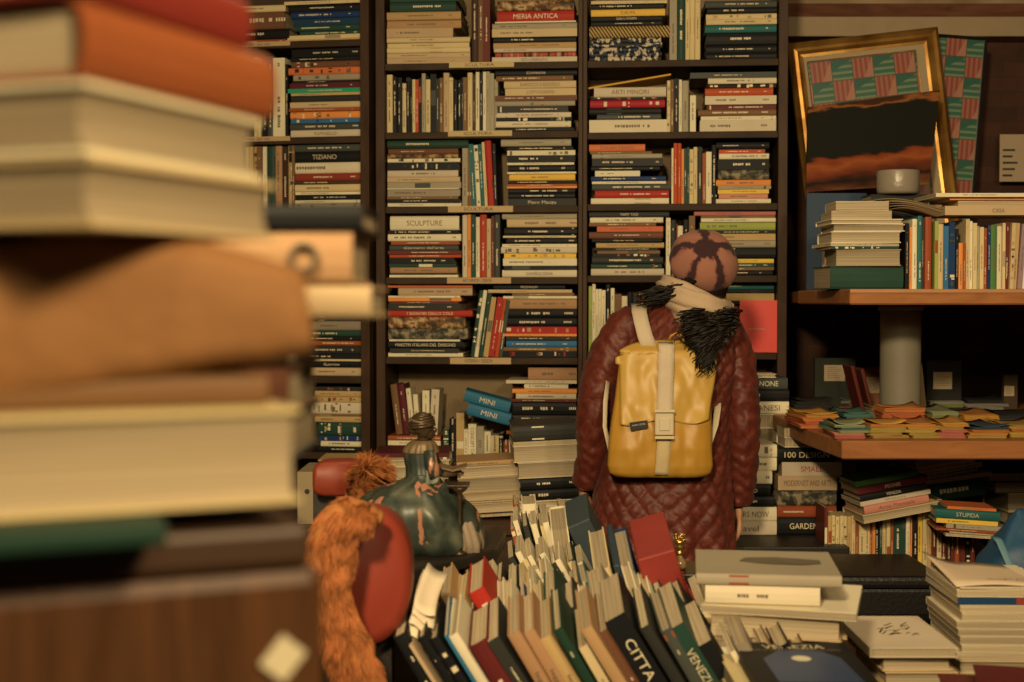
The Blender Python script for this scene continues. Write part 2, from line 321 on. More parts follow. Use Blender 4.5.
# ---------------- bookcases
MY=-R(5); RY=-R(5); LY=-R(10)
j=at(582.5,300,5.0); FR=Frame((j.x,j.y),RY)
um=Frame((j.x,j.y),MY)
uL=um.uv(376,300)[0]; o=um.o+um.u*uL; FM=Frame((o.x,o.y),MY); WM=-uL
ul=Frame((o.x,o.y),LY); uL2=ul.uv(163,300)[0]; o=ul.o+ul.u*uL2; FL=Frame((o.x,o.y),LY); WL=-uL2-.024; FL.dmax=.26; FL.lim=(.034,WL-.034); FM.lim=(.034,WM-.017)
WR=FR.uv(787,300)[0]; FR.lim=(.018,WR-.034)
def bookcase(F,W,shelfpx,xc,label,dep=.30,top=2.72,u0=0,back=backm,pl=.033,pr=.033):
    root=empty('bookcase',F.M(0,0,0)); tag(root,label,'bookcase','tall bookcases along the back wall')
    for a,b in ((u0,u0+pl),(W-pr,W)): boxobj('side_panel',(a+.0003,b-.0003,0,dep,0,top),dwood,root,bev=.002)
    boxobj('back_panel',(u0+pl,W-pr,dep-.012,dep-.002,.05,top),back,root)
    boxobj('top_panel',(u0,W,0,dep,top,top+.03),dwood,root,bev=.002)
    zs=[]
    for k,y in enumerate(shelfpx):
        z=F.uv(xc,y)[1]; zs.append(z); boxobj('shelf',(u0+pl+.0005,W-pr-.0005,.003,dep-.013,z-.024,z),dwood2,root,bev=.002)
    boxobj('plinth',(u0+pl,W-pr,.02,.05,0,.07),dwood,root)
    return root,zs
bcM,zM=bookcase(FM,WM,[62.3,131.4,206,277.3,357.6,462,560],480,'dark wooden bookcase in the middle, right behind the bronze lady figurine',pr=.016)
bcR,zR=bookcase(FR,WR,[59.5,131.5,203.5,275.5,352.5,432,520],680,'dark wooden bookcase behind the woman in the beret',pl=.016)
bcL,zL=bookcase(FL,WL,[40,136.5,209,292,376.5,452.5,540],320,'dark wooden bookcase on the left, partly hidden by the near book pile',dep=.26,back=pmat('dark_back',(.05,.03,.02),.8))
FM.zs=zM; FR.zs=zR; FL.zs=zL
def shelf_tag(F,root,x0,x1,y0,y1,s,xc):
    u0,z0=F.uv(x0,y1,-.002); u1,z1=F.uv(x1,y0,-.002); q=boxobj('shelf_tag',(0,u1-u0,-.0015,0,0,z1-z0),tape,root,Matrix.Translation((u0,0,z0)))
    if s:
        t=link('tag_lettering',textmesh(s,(z1-z0)*.55,(u1-u0)*.45).copy(),INKD,q); t.location=((u1-u0)*.47,-.0022,(z1-z0)*.5)
for y0,y1,x0,x1,s in [(61.6,67.8,449,514,'SCULTURA'),(130.3,136.5,448,512,'SCULTURA'),(205.8,212.3,448,513,'SCULTURA'),(277.5,283.5,447,511,'ARTI MINORI - DESIGN'),(357.8,364,450,511,'INTERNI + DESIGN')]: shelf_tag(FM,bcM,x0,x1,y0,y1,s,0)
shelf_tag(FL,bcL,226,290,41,47.5,'PITTURA - Gen. Gen.',0); shelf_tag(FL,bcL,226,290,136,142,'PITTURA - Gen. Gen.',0)
# ---------------- books in the bookcases
B='of middle bookcase'
def SM(lv,side): return f'in {side} pile, {lv} shelf {B}'
stack(FM,SM('top','left'),379,470,-9,62,'g10(11,12) g10(11,14) t8(0,9) t8(0,9) c9(4,17) c5(2,0) c5(1,1) c5(1,0) c5(2,0) c6(2,0)',zbase=zM[0])
row(FM,f'in upright row, top shelf {B}',471,62,'a7/75 n5/75 m7/72',zbase=zM[0])
stack(FM,SM('top','right'),492,578,0,62,'t10(5,4)=#paint r11(5,4)=MERIA_ANTICA w1.5(3,2) s6(0,1) c8(0,1) k5(1,2) t6(1,2) w4(2,2) R4.5(3,2)=#bars w6(0,1)=EZIO_GRIBAUDO',zbase=zM[0])
row(FM,f'in upright row, second shelf {B}',381.5,131,'c6/58 k4/56 k6/55 c4/49 k4/55 k2/54 c3/53 r3/53 k3/54 s4/59 c5/53 k6/58 K3/53 n4/54 c6/59 c4/54 k4/52 k4/52 k2/54 n4/54 c5/59 a3/57 w4/62 k3.5/59 w3/62 s4/63 s4/58 s4/52',zbase=zM[1])
stack(FM,SM('second','right'),495,577,69,131,'k5.5(0,0)=SCHIFANOIA n5(1,4) c7(9,1)=BAROCCO_E_ROCOCO c7(10,1)=L\'OTTOCENTO n5(0,0) s5(0,2) K6(2,9) w5(1,6) k3.5(1,5) w6(1,6) k4(0,3)',zbase=zM[1])
stack(FM,SM('third','left'),384,462,138,206,'g8.5(1,-6) n6(4,4) R4(2,4)=#paint w4(1,2) k8(1,4) w7(1,4) c5.5(0,2) s6(0,1) w1(0,3) s7(1,2) n3(2,4) k3.5(1,2) w4(0,1)',zbase=zM[2])
row(FM,f'in upright row, third shelf {B}',462,206,'s5.5/58 n4/59@-2 T5/62@-3 w4.5/61@-3 T4/62@-3 c3/64@-3 r7/65@-3 k3/62@-2',zbase=zM[2],sx=.98)
stack(FM,SM('third','right'),502,579,139,206,'s7(-1,8) k4(5,6) w5(5,4) k7(6,4) w2.5(5,5) k7(6,4) w2(5,3) y6.5(7,4) k3.5(6,2) R2.5(5,2) o2(5,2) k5(6,4) k5(6,4) K7.5(6,3)=Piero_Manzu',zbase=zM[2])
stack(FM,SM('fourth','left'),386,461,216,277,'w14(4,2)=SCULPTURE k4(2,3) w7(2,0) R3.5(5,2) S6(3,3)=dizionario_dell\'arte m3.5(2,0) r3.5(3,0) k6(3,8) g3.5(3,5) t6(4,4) k1.5(3,3) w2.5(3,3)',zbase=zM[3])
row(FM,f'in upright row, fourth shelf {B}',462,277,'w5/62 o4/64 g4.5/62 w4/60 r7/65 c4.5/58 m3/61 S6/62',zbase=zM[3])
stack(FM,SM('fourth','right'),502,580,213,277,'s5.5(0,2) c8(5,-1) k8(2,3) c2(1,4) k6(4,3) w3(0,2) w6(-1,2) y5(2,4) w7(1,1) k4(2,2) w7(0,1)=GIAMBOLOGNA',zbase=zM[3])
stack(FM,SM('fifth','left'),387,472,284,357,'o3(0,0) c8(11,0) w2(1,12) o3.5(1,11) m2.5(2,14) K6.5(1,12) r6.5(0,0)=I_SIGNORI_DELLO_STILE t11.5(1,7)=#paint S11(1,4)=#grey w2(2,12) k7(1,9)=MAESTRI_ITALIANI_DEL_DISEGNO K4.5(3,14) w4(1,9)',zbase=zM[4])
row(FM,f'leaning between piles, fifth shelf {B}',470,357,'g4/67@8 w4/67@8 g5/64@8 t5/60@8 r6/60@9 r4/59@9 S4/57@8',zbase=zM[4])
stack(FM,SM('fifth','right'),504,580,284,357,'k5(-11,15)=MILLENNIUM c3.5(-16,8) n3(8,6) w2.5(-1,2) t10.5(-1,1) k8.5(0,1) k9(0,0) r7(-1,2) o2.5(-1,2) K4.5(2,2) B6.5(2,2) n4(-6,1) k6(-10,0)',zbase=zM[4])
B='of right bookcase'
stack(FR,SM('top','left'),587,670,0,59,'c3(4,3) k5.5(5,6) y7(4,5)=EUROPA k5(4,8)=CARLO_SCARPA k4.5(4,8) y11.5(0,0)=#stripe S4.5(1,9)=#dots w4.5(1,8)=#dots S4.5(1,10)=#dots w4.5(1,8)=#dots S5(1,9)=#dots',zbase=zR[0])
row(FR,f'in upright row, top shelf {B}',669.5,59,'s7.5/72 g8.5/70 c4.5/70 c5/72 c5.5/68',zbase=zR[0])
stack(FR,SM('top','right'),705,780,0,59,'S7(0,-9) k6(2,3) c5.5(1,-1) c5.5(1,-1) T7.5(0,-3) k12.5(1,2) k8(1,2) k6.5(1,3)',zbase=zR[0])
stack(FR,SM('second','left'),586,667,87,131,'w10(8,1)=ARTI_MINORI k2.5(5,3) r8(4,2) k6.5(2,6) S5.5(11,6) w13(0,0)',zbase=zR[1])
row(FR,f'in upright row, second shelf {B}',667,131,'c3.5/52 n3.5/53 k5/54 w3/53 s7/52 k1/40 w6/37',zbase=zR[1])
stack(FR,SM('second','right'),699,779,72,131,'S6(-9,0) w6(9,1) k4.5(9,1) r8(6,6) w9(6,1) m5(8,2) n6.5(-1,2) w4.5(2,2) w12(1,0)',zbase=zR[1])
stack(FR,SM('third','left'),587,670,144,203,'o7(0,25)=ITALIAN_DESIGN n2.5(3,18) s4.5(5,8) K7.5(5,7) k4.5(4,10) w5.5(8,30) b5(4,4) w2.5(5,4) S6.5(5,1) r7.5(8,1) w6(4,1)',zbase=zR[2])
row(FR,f'in upright row, third shelf {B}',671.5,203,'w2/56 r4/61 r4/61 o2.5/55 g3/56 g2.5/57 c4/55 c4/57 K5/57 R3.5/51 w5.5/52 k5.5/59',zbase=zR[2])
stack(FR,SM('third','right'),715,774,142,203,'k7(1,5) r4(4,9) w5.5(4,5) k10.5(3,5) t9.5(3,5)=#grey o6.5(1,3) s3(3,3) y4.5(3,5) p5(4,6) w4.5(1,3)',zbase=zR[2])
stack(FR,SM('fourth','left'),588,668,211,275.5,'K5.5(1,-1)=TAMY_TAZI w5(2,5) n3.5(0,12) o5(9,5) n6.5(0,5) k3.5(4,6) t5(8,4) k2.5(5,10) n3(9,8) k3(6,8) K6.5(4,5) g4.5(3,6) w6.5(3,4)',zbase=zR[3])
row(FR,f'in upright row, fourth shelf {B}',666,275.5,'w4.5/58 K5.5/56 m1.5/52 w5.5/50 k6/56 n6/60',zbase=zR[3])
stack(FR,SM('fourth','right'),698,779,208.5,275.5,'p4.5(-4,3) n2.5(3,4) w4(3,3) l8(2,3) k3.5(5,2) t6.5(5,0) s7(5,0) k11(5,3) y4.5(10,5) g4(8,5) n3(5,5) k5(5,6)',zbase=zR[3])
row(FR,f'standing behind the shoulder, fifth shelf {B}',588.5,352.5,'l3.5/66 w3.5/70 w3/63 w3/63 w4/62 k5/68 w4/64 n7/58 w6/56 k5/60 K6/60 m6/60',zbase=zR[4])
stack(FR,SM('fifth','right'),724,779,283,352.5,'T6.5(-4,4) k4(0,2) t7.5(2,2) k5(0,4) R9(0,0) m12(1,2) k9(0,2) w7(2,2) k10(0,0)',zbase=zR[4],dep=.06)
B='of left bookcase'
stack(FL,SM('top','middle'),228,285,5,40,'c6.5(0,0) n17(2,1) k10(5,-4) R3.5(0,0)',zbase=zL[0])
stack(FL,SM('top','right'),287,378,0,38,'c4(-3,17) k9(1,12) b8(4,5) b8(6,8) g7(8,8) g5(12,4) c5(0,10) t2.5(-2,12)',zbase=zL[0],D=.2)
stack(FL,SM('top','far left'),178,228,3,40,'R8(0,12) g7(0,2) o6(0,8) c12(0,2) w4(4,5)',zbase=zL[0])
row(FL,f'in upright row, second shelf {B}',242,136,'K6/80 k6/76 c3/77 c4/72 k6/76 S6/78 w12/76 k3/70',zbase=zL[1])
stack(FL,SM('second','right'),288,364,43,135,'k9(3,2) k5(2,2) n7(3,3) o8(0,1) s7(5,2) k3(4,2) m6(2,2) V5(0,1) t3(3,4) K7(3,1) c7(2,1) R4(1,1) o8(2,2) B5(2,2) S7.5(1,2) w8.5(2,1)=RAFFAELLO',zbase=zL[1])
stack(FL,SM('second','far left'),178,240,50,136,'n9(0,1) s8 w7 k6 t8 K9 w6 R8 c7 w5 s6 w5',zbase=zL[1])
row(FL,f'in upright row, third shelf {B}',235,209,'R4/62 K5/68 c4/66 t5/70 t4/69 n5/68 w4/66 g9/64 t7/62 a6/60 t4/66 n3/65',zbase=zL[2])
stack(FL,SM('third','right'),289,364,139,209,'S8(0,1) k11.5(0,2)=TIZIANO w12(1,1) R8(3,2) a4(2,2) c8(1,1) w3(3,1) k6(1,1) w4(3,2) s6(1,2)',zbase=zL[2])
stack(FL,SM('third','far left'),178,234,142,209,'K7 o3 c8 t6 c5 k4 c6 K7 n5 k5 o5 w5',zbase=zL[2])
stack(FL,SM('fourth','right'),300,367,228,292,'k5(0,2) w2 k5 t3 K7 w2 k5 k6(0,3) o8(0,1) w4 t10(2,2) s8',zbase=zL[3])
stack(FL,SM('fifth','right'),298,368,316,376.5,'K5(10,2) s9(6,1) g6(2,2) k4 R5(6,0) K8(4,2) k5(1,2) c2(0,0) k6(4,0)=Guerrino c8.5(0,0)',zbase=zL[4])
stack(FL,SM('sixth','right'),309,367,387,452.5,'K4(0,3) t6(5,1) t5(3,2) w12(1,2) n2(3,1) t6(5,1) g13(9,-1) b5(9,0) w6(11,0) k5(8,2)',zbase=zL[5])

a=FR.uv(586.5,88,.03); b=FR.uv(672,73.5,.03); L_=math.hypot(b[0]-a[0],b[1]-a[1])
o=book(.006,L_-.012,.18,'y',FR.M(a[0]+.008,.03,a[1]-.004)@Matrix.Rotation(-math.atan2(b[1]-a[1],b[0]-a[0]),4,'Y')@Matrix.Translation((0,0,.006))@FLAT,plain=True); tag(o,'slim yellow book lying aslant above the left pile, second shelf of right bookcase','book')

W_='of left bookcase'
for k,(x0,x1,yt,yb,sp) in enumerate(((180,240,226,292,'c7 k6 R5 w8 g6 n7 s6 K8 c6 w5'),(181,238,312,376.5,'w8 K6 t7 r5 c8 k6 B5 s7 w6'),(184,244,392,452.5,'n8 w9 K6 c8 R5 S7 w8 t6'))):
    stack(FL,'in far left pile, '+('fourth','fifth','sixth')[k]+' shelf '+W_,x0,x1,yt,yb,sp,zbase=zL[3+k])
row(FL,'in upright row, fourth shelf '+W_,242,292,'k5/60 c6/62 R5/58 w6/61 g5/60 t6/58 K6/62 c5/60 n6/59',zbase=zL[3])
row(FL,'in upright row, fifth shelf '+W_,240,376.5,'w6/58 b5/60 c6/61 k6/58 R6/60 t5/57 w6/60 S6/59',zbase=zL[4])
row(FL,'in upright row, sixth shelf '+W_,246,452.5,'k6/52 w6/55 c6/54 r5/50 g6/54 w6/53 n6/50 c5/54 k5/52',zbase=zL[5])
# ---------------- the woman, seen from behind
PX,PY=at(668,400,4.1).x,4.1
s=4.1/FPX
def zz(py): return at(668,py,4.1).z
def xx(px): return (px-668)*s
woman=empty('person',Matrix.Translation((PX,PY,0)))
tag(woman,'person seen from behind in a quilted maroon coat and plaid pink beret, facing the bookcase','person')
skin=pmat('skin',(.42,.21,.12),.55,.05)
def skinned(pts,edges,rads,sub=1):
    me=bpy.data.meshes.new('sk'); me.from_pydata(pts,edges,[]); o=bpy.data.objects.new('sk',me); COL.objects.link(o)
    m=o.modifiers.new('s','SKIN'); m.use_smooth_shade=True
    for i,r in enumerate(rads): v=me.skin_vertices[0].data[i]; v.radius=(r,r) if not isinstance(r,tuple) else r
    me.skin_vertices[0].data[0].use_root=True
    q=o.modifiers.new('b','SUBSURF'); q.levels=sub; q.render_levels=sub
    dg=bpy.context.evaluated_depsgraph_get(); r=bpy.data.meshes.new_from_object(o.evaluated_get(dg)); bpy.data.objects.remove(o); return r
def ell(bm,c,r,rot=None,seg=24):
    g=bmesh.ops.create_uvsphere(bm,u_segments=seg,v_segments=seg//2,radius=1); M=Matrix.Translation(c)@(rot or Matrix())@Matrix.Diagonal((*r,1)); bmesh.ops.transform(bm,matrix=M,verts=g['verts']); return g['verts']
hc=Vector((xx(703),.075,zz(276)))          # head centre, bent forward and to the right
neck=Vector((xx(694),.03,zz(303))); chest=Vector((xx(672),.0,zz(345))); pel=Vector((xx(663),.0,zz(500)))
SL=Vector((xx(624),.0,zz(333))); EL=Vector((xx(594),-.02,zz(418))); HLw=Vector((xx(584),.05,zz(486)))
SR=Vector((xx(727),.0,zz(338))); ER=Vector((xx(742),-.02,zz(425))); HRw=Vector((xx(741),.03,zz(503)))
P=[pel,chest,neck,hc, SL,EL,HLw, SR,ER,HRw, Vector((xx(638),0,.86)),Vector((xx(640),.01,.47)),Vector((xx(640),-.01,.09)),Vector((xx(640),.13,.04)), Vector((xx(692),0,.86)),Vector((xx(692),.03,.47)),Vector((xx(692),.0,.09)),Vector((xx(692),.14,.04))]
E_=[(0,1),(1,2),(2,3),(1,4),(4,5),(5,6),(1,7),(7,8),(8,9),(0,10),(10,11),(11,12),(12,13),(0,14),(14,15),(15,16),(16,17)]
rad=[.12,.09,.045,.06,.038,.037,.025,.038,.037,.025,.075,.052,.038,.033,.075,.052,.038,.033]
bodyparts=[skinned(P,E_,rad,1)]
def hand(w,side,curl):
    """palm and five bent fingers hanging from wrist w; palm faces the thigh"""
    pts=[w,w+Vector((0,.004,-.035)),w+Vector((0,.008,-.075))]; bodyparts.append(skinned(pts,[(0,1),(1,2)],[(.016,.024),(.014,.034),(.012,.034)]))
    for i,(L,dy) in enumerate(((.068,.03),(.076,.011),(.071,-.009),(.056,-.028))):
        b=w+Vector((0,.008+dy,-.078)); a1=curl*.5+.12*i*.3; inx=-side
        c1=b+Vector((inx*.010,.002,-L*.5)); c2=c1+Vector((inx*L*.30*math.sin(a1+.4),0,-L*.30*math.cos(a1))); c3=c2+Vector((inx*L*.28*math.sin(a1+.9),0,-L*.28*math.cos(a1+.5)))
        bodyparts.append(skinned([w+Vector((0,.008+dy*.7,-.045)),b,c1,c2,c3],[(0,1),(1,2),(2,3),(3,4)],[.010,.0095,.009,.0082,.007]))
    t0=w+Vector((-side*.006,.022,-.02)); bodyparts.append(skinned([t0,t0+Vector((-side*.012,.022,-.03)),t0+Vector((-side*.018,.024,-.058)),t0+Vector((-side*.02,.018,-.078))],[(0,1),(1,2),(2,3)],[.012,.011,.0098,.008]))
hand(HLw,-1,.6); hand(HRw,1,.9)
bm=bmesh.new()
for m in bodyparts: bm.from_mesh(m)
hrot=Matrix.Rotation(R(14),4,'Y')@Matrix.Rotation(R(-22),4,'X')
ell(bm,hc,(.074,.092,.108),hrot); ell(bm,hc+hrot@Vector((0,.04,-.06)),(.05,.05,.05),hrot)
ell(bm,hc+hrot@Vector((0,.1,-.025)),(.012,.016,.022),hrot,12)
for sx in (-1,1): ell(bm,hc+hrot@Vector((sx*.075,0,-.02)),(.008,.018,.03),hrot,12); ell(bm,hc+hrot@Vector((sx*.03,.083,.005)),(.013,.01,.009),hrot,12)
ell(bm,hc+hrot@Vector((0,.088,-.062)),(.022,.01,.008),hrot,12)
me=bpy.data.meshes.new('b'); bm.to_mesh(me); bm.free(); o=bpy.data.objects.new('b',me); COL.objects.link(o)
m=o.modifiers.new('r','REMESH'); m.mode='VOXEL'; m.voxel_size=.0045; m.use_smooth_shade=True; sm=o.modifiers.new('s','SMOOTH'); sm.iterations=3; sm.factor=.5
me=bpy.data.meshes.new_from_object(o.evaluated_get(bpy.context.evaluated_depsgraph_get())); bpy.data.objects.remove(o); me.name='body'
link('body',me,skin,woman)
# trousers and boots
denim=pmat('dark_trousers',(.03,.03,.035),.8,.1); leather=pmat('black_boot_leather',(.015,.012,.01),.4,.1)
for q,sx in (('leg',638),('leg',692)):
    x=xx(sx if sx==692 else 640); bm=bmesh.new(); tube(bm,[(x,.0,.88),(x,.01,.6),(x,.02,.45),(x,.0,.18)],[.095,.078,.066,.058],20); bmo('trouser_leg',bm,denim,woman)
    bm=bmesh.new(); tube(bm,[(x,.0,.26),(x,.0,.12),(x,.0,.06)],[.062,.055,.055],18); box(bm,x-.045,x+.045,-.065,.19,0,.075,.02); bmo('boot',bm,leather,woman,smooth=True)
# quilted coat
def quilt(u,v,k=.062,amp=.0075,p=.34):
    a=(u+v*1.05)*PI/k; b=(u-v*1.05)*PI/k; return amp*(abs(math.sin(a)*math.sin(b))**p)-amp*.7
coatm=nodemat('maroon_quilted_nylon',lambda N,L,b:(lambda tc,n,r,bp:(L.new(tc.outputs['Object'],n.inputs['Vector']),L.new(n.outputs['Fac'],r.inputs[0]),L.new(r.outputs[0],b.inputs['Base Color']),L.new(n.outputs['Fac'],bp.inputs['Height']),L.new(bp.outputs[0],b.inputs['Normal'])))(N.new('ShaderNodeTexCoord'),(lambda n:(setattr(n.inputs['Scale'],'default_value',38),setattr(n.inputs['Detail'],'default_value',5),setattr(n.inputs['Distortion'],'default_value',.8),n)[-1])(N.new('ShaderNodeTexNoise')),ramp(N,[(.3,(.070,.012,.007)),(.7,(.125,.024,.014))]),(lambda n:(setattr(n.inputs['Strength'],'default_value',.45),setattr(n.inputs['Distance'],'default_value',.006),n)[-1])(N.new('ShaderNodeBump'))),.5,**{'Specular IOR Level':.3,'Sheen Weight':.05})
prof=[(290,676,716,.062,.045),(300,660,725,.075,.035),(311,645,732,.088,.03),(324,632,739,.10,.02),(338,622,741,.115,.005),(360,617,737,.125,-.005),(385,614,733,.128,-.005),(420,611,729,.130,0),(450,605,729,.135,.0),(480,597,731,.145,0),(520,589,734,.16,0),(560,584,737,.17,0),(610,580,741,.18,0),(640,579,742,.18,0)]
def interp(t,idx):
    for a,b in zip(prof,prof[1:]):
        if a[0]<=t<=b[0]: f=(t-a[0])/(b[0]-a[0]); f=f; return a[idx]+(b[idx]-a[idx])*f
    return prof[-1][idx]
rings=[];NA=220;NV=230
for i in range(NV+1):
    py=290+(640-290)*i/NV; x0,x1=xx(interp(py,1)),xx(interp(py,2)); dp,oy=interp(py,3),interp(py,4); cx=(x0+x1)/2; rx=(x1-x0)/2; z=zz(py); ring=[]
    for k in range(NA):
        a=2*PI*k/NA; ca,sa=math.cos(a),math.sin(a); e=.82
        X=math.copysign(abs(ca)**e,ca); Y=math.copysign(abs(sa)**e,sa)
        u=(((a+PI/2+PI)%(2*PI))-PI)*.225; amp=.0085 if py>315 else .004
        q=quilt(u,z,2*PI*.225/24,amp)+.006*noise.noise(Vector((X*3,Y*3,z*5)))+(.004*noise.noise(Vector((X*9,Y*9,z*14))))
        # folds running down below the bag
        q+=.006*math.sin(a*11+z*6)*max(0,min(1,(py-470)/80))
        ring.append(Vector((cx+(rx+q)*X,oy+(dp+q)*Y,z)))
    rings.append(ring)
vs,fs=loft(rings,cap=False); 
bm=bmesh.new(); bv=[bm.verts.new(v) for v in vs]
for f in fs: bm.faces.new([bv[i] for i in f])
def sleeve(pts,rads):
    pts=[Vector(p) for p in pts]; n=110; seg=64; rr=[]
    def cat(l,t):
        t=t*(len(l)-1); i=min(int(t),len(l)-2); f=t-i; p0=l[max(i-1,0)];p1=l[i];p2=l[i+1];p3=l[min(i+2,len(l)-1)]
        return .5*((2*p1)+(p2-p0)*f+(2*p0-5*p1+4*p2-p3)*f*f+(3*p1-p0-3*p2+p3)*f**3)
    C_=[cat(pts,i/n) for i in range(n+1)]; Rr=[cat(rads,i/n) for i in range(n+1)]; L=0
    for i in range(n+1):
        t=(C_[min(i+1,n)]-C_[max(i-1,0)]).normalized(); a=t.cross(Vector((0,1,0))).normalized(); b=t.cross(a); 
        if i: L+=(C_[i]-C_[i-1]).length
        ring=[]
        for k in range(seg):
            an=2*PI*k/seg; rad=Rr[i]+quilt(an*Rr[i],L*1.1,.052,.0034)+.0016*math.sin(L*150+2.5*math.sin(an*2+L*20))+.004*noise.noise(Vector((math.cos(an)*2,math.sin(an)*2,L*20)))
            if i<5: rad*=.55+.09*i
            if i>n-3: rad*=.93
            ring.append(bm.verts.new(C_[i]+(a*math.cos(an)+b*math.sin(an)*1.08)*rad))
        rr.append(ring)
    for i in range(n):
        for k in range(seg): bm.faces.new((rr[i][k],rr[i][(k+1)%seg],rr[i+1][(k+1)%seg],rr[i+1][k]))
    bm.faces.new(rr[0])
sleeve([SL+Vector((.04,.01,.035)),SL+Vector((.0,.0,.0)),Vector((xx(603),-.012,zz(372))),EL,Vector((xx(593),.01,zz(455))),HLw+Vector((.006,-.004,.0))],[.05,.062,.059,.052,.047,.042])
sleeve([SR+Vector((-.04,.01,.035)),SR,Vector((xx(738),-.012,zz(380))),ER,Vector((xx(743),.0,zz(460))),HRw+Vector((0,-.002,.0))],[.05,.058,.055,.048,.045,.040])
bmo('coat',bm,coatm,woman,smooth=True)
bm=bmesh.new(); tube(bm,[HRw+Vector((0,0,.012)),HRw+Vector((0,0,-.012))],.034,20); bmo('sweater_cuff',bm,pmat('teal_knit',(.03,.10,.09),.9,.1),woman)
# scarf
scm=pmat('cream_wool_scarf',(.46,.36,.23),.9,.1,30,.5)
bm=bmesh.new()
def coil(c,rx,ry,tilt,r0,a0,a1,n=70,fold=7,ph=0):
    rg=[]
    for i in range(n+1):
        a=a0+(a1-a0)*i/n; p=Vector((rx*math.cos(a),ry*math.sin(a),0)); p.z=tilt[0]*p.x+tilt[1]*p.y; t=Vector((-rx*math.sin(a),ry*math.cos(a),0)); t.z=tilt[0]*t.x+tilt[1]*t.y; t.normalize()
        o=Vector((math.cos(a),math.sin(a),0)); o=(o-t*o.dot(t)).normalized(); u=t.cross(o); r=[]
        for k in range(28):
            q=2*PI*k/28; rad=r0*(1+.14*math.sin(q*fold+a*1.5+ph)+.1*noise.noise(Vector((a*2,q,ph)))); r.append(bm.verts.new(Vector(c)+p+o*math.cos(q)*rad*.72+u*math.sin(q)*rad*1.05))
        rg.append(r)
    for i in range(n):
        for k in range(28): bm.faces.new((rg[i][k],rg[i][(k+1)%28],rg[i+1][(k+1)%28],rg[i+1][k]))
    bm.faces.new(rg[0]); bm.faces.new(rg[-1])
coil((xx(696),.02,zz(302)),.086,.112,(-.42,.10),.039,0,2*PI,ph=.3)
coil((xx(699),.02,zz(317)),.088,.115,(-.6,.1),.036,0,2*PI,ph=2,fold=5)
bmo('scarf',bm,scm,woman,smooth=True)
# hair
hairm=pmat('black_hair',(.010,.008,.006),.5,.2,60,spec=.25)
bm=bmesh.new(); hr=random.Random(5)
def strand(a,b,sway,r,curl,n=16):
    a,b=Vector(a),Vector(b); ph=hr.uniform(0,6.28); L=(b-a).length; pts=[];rr=[]
    for i in range(n+1):
        t=i/n; p=a.lerp(b,t)+Vector((sway[0],sway[1],0))*math.sin(PI*t); p+=Vector((math.sin(t*curl+ph),math.cos(t*curl+ph)*.6,0))*.015*min(1,t*2)
        pts.append(p); rr.append(r*(1-.75*t**2))
    tube(bm,pts,rr,6)
for i in range(420):   # the mass falling over the right shoulder blade
    u=hr.random(); v=hr.random(); ax=xx(688+30*u); top=(ax,-.09-.03*hr.random(),zz(308+8*u))
    end=(xx(674+(42+6*v)*u+hr.uniform(-7,7)),-.185+hr.uniform(-.02,.02),zz(322+24*math.sin(PI*min(1,u*1.15))+hr.uniform(-16,16)))
    strand(top,end,(hr.uniform(-.01,.02),-.03),.0038,hr.uniform(6,16))
for i in range(60): strand((xx(696+hr.uniform(-4,6)),-.10,zz(312)),(xx(694+hr.uniform(-4,5)),-.205,zz(362+hr.uniform(-8,12))),(hr.uniform(-.02,.02),-.03),.0034,hr.uniform(7,14))
for i in range(150):    # the lock blown to the left, between beret and scarf
    strand((xx(688+hr.uniform(-6,10)),-.02+hr.uniform(-.02,.05),zz(282+hr.uniform(-4,6))),(xx(645+hr.uniform(-10,16)),-.06+hr.uniform(-.03,.04),zz(299+hr.uniform(-9,9))),(hr.uniform(-.01,.01),-.02),.0034,hr.uniform(5,12))
ell(bm,hc+Vector((0,-.012,-.018)),(.083,.088,.098),hrot)
bmo('hair',bm,hairm,woman,smooth=True)
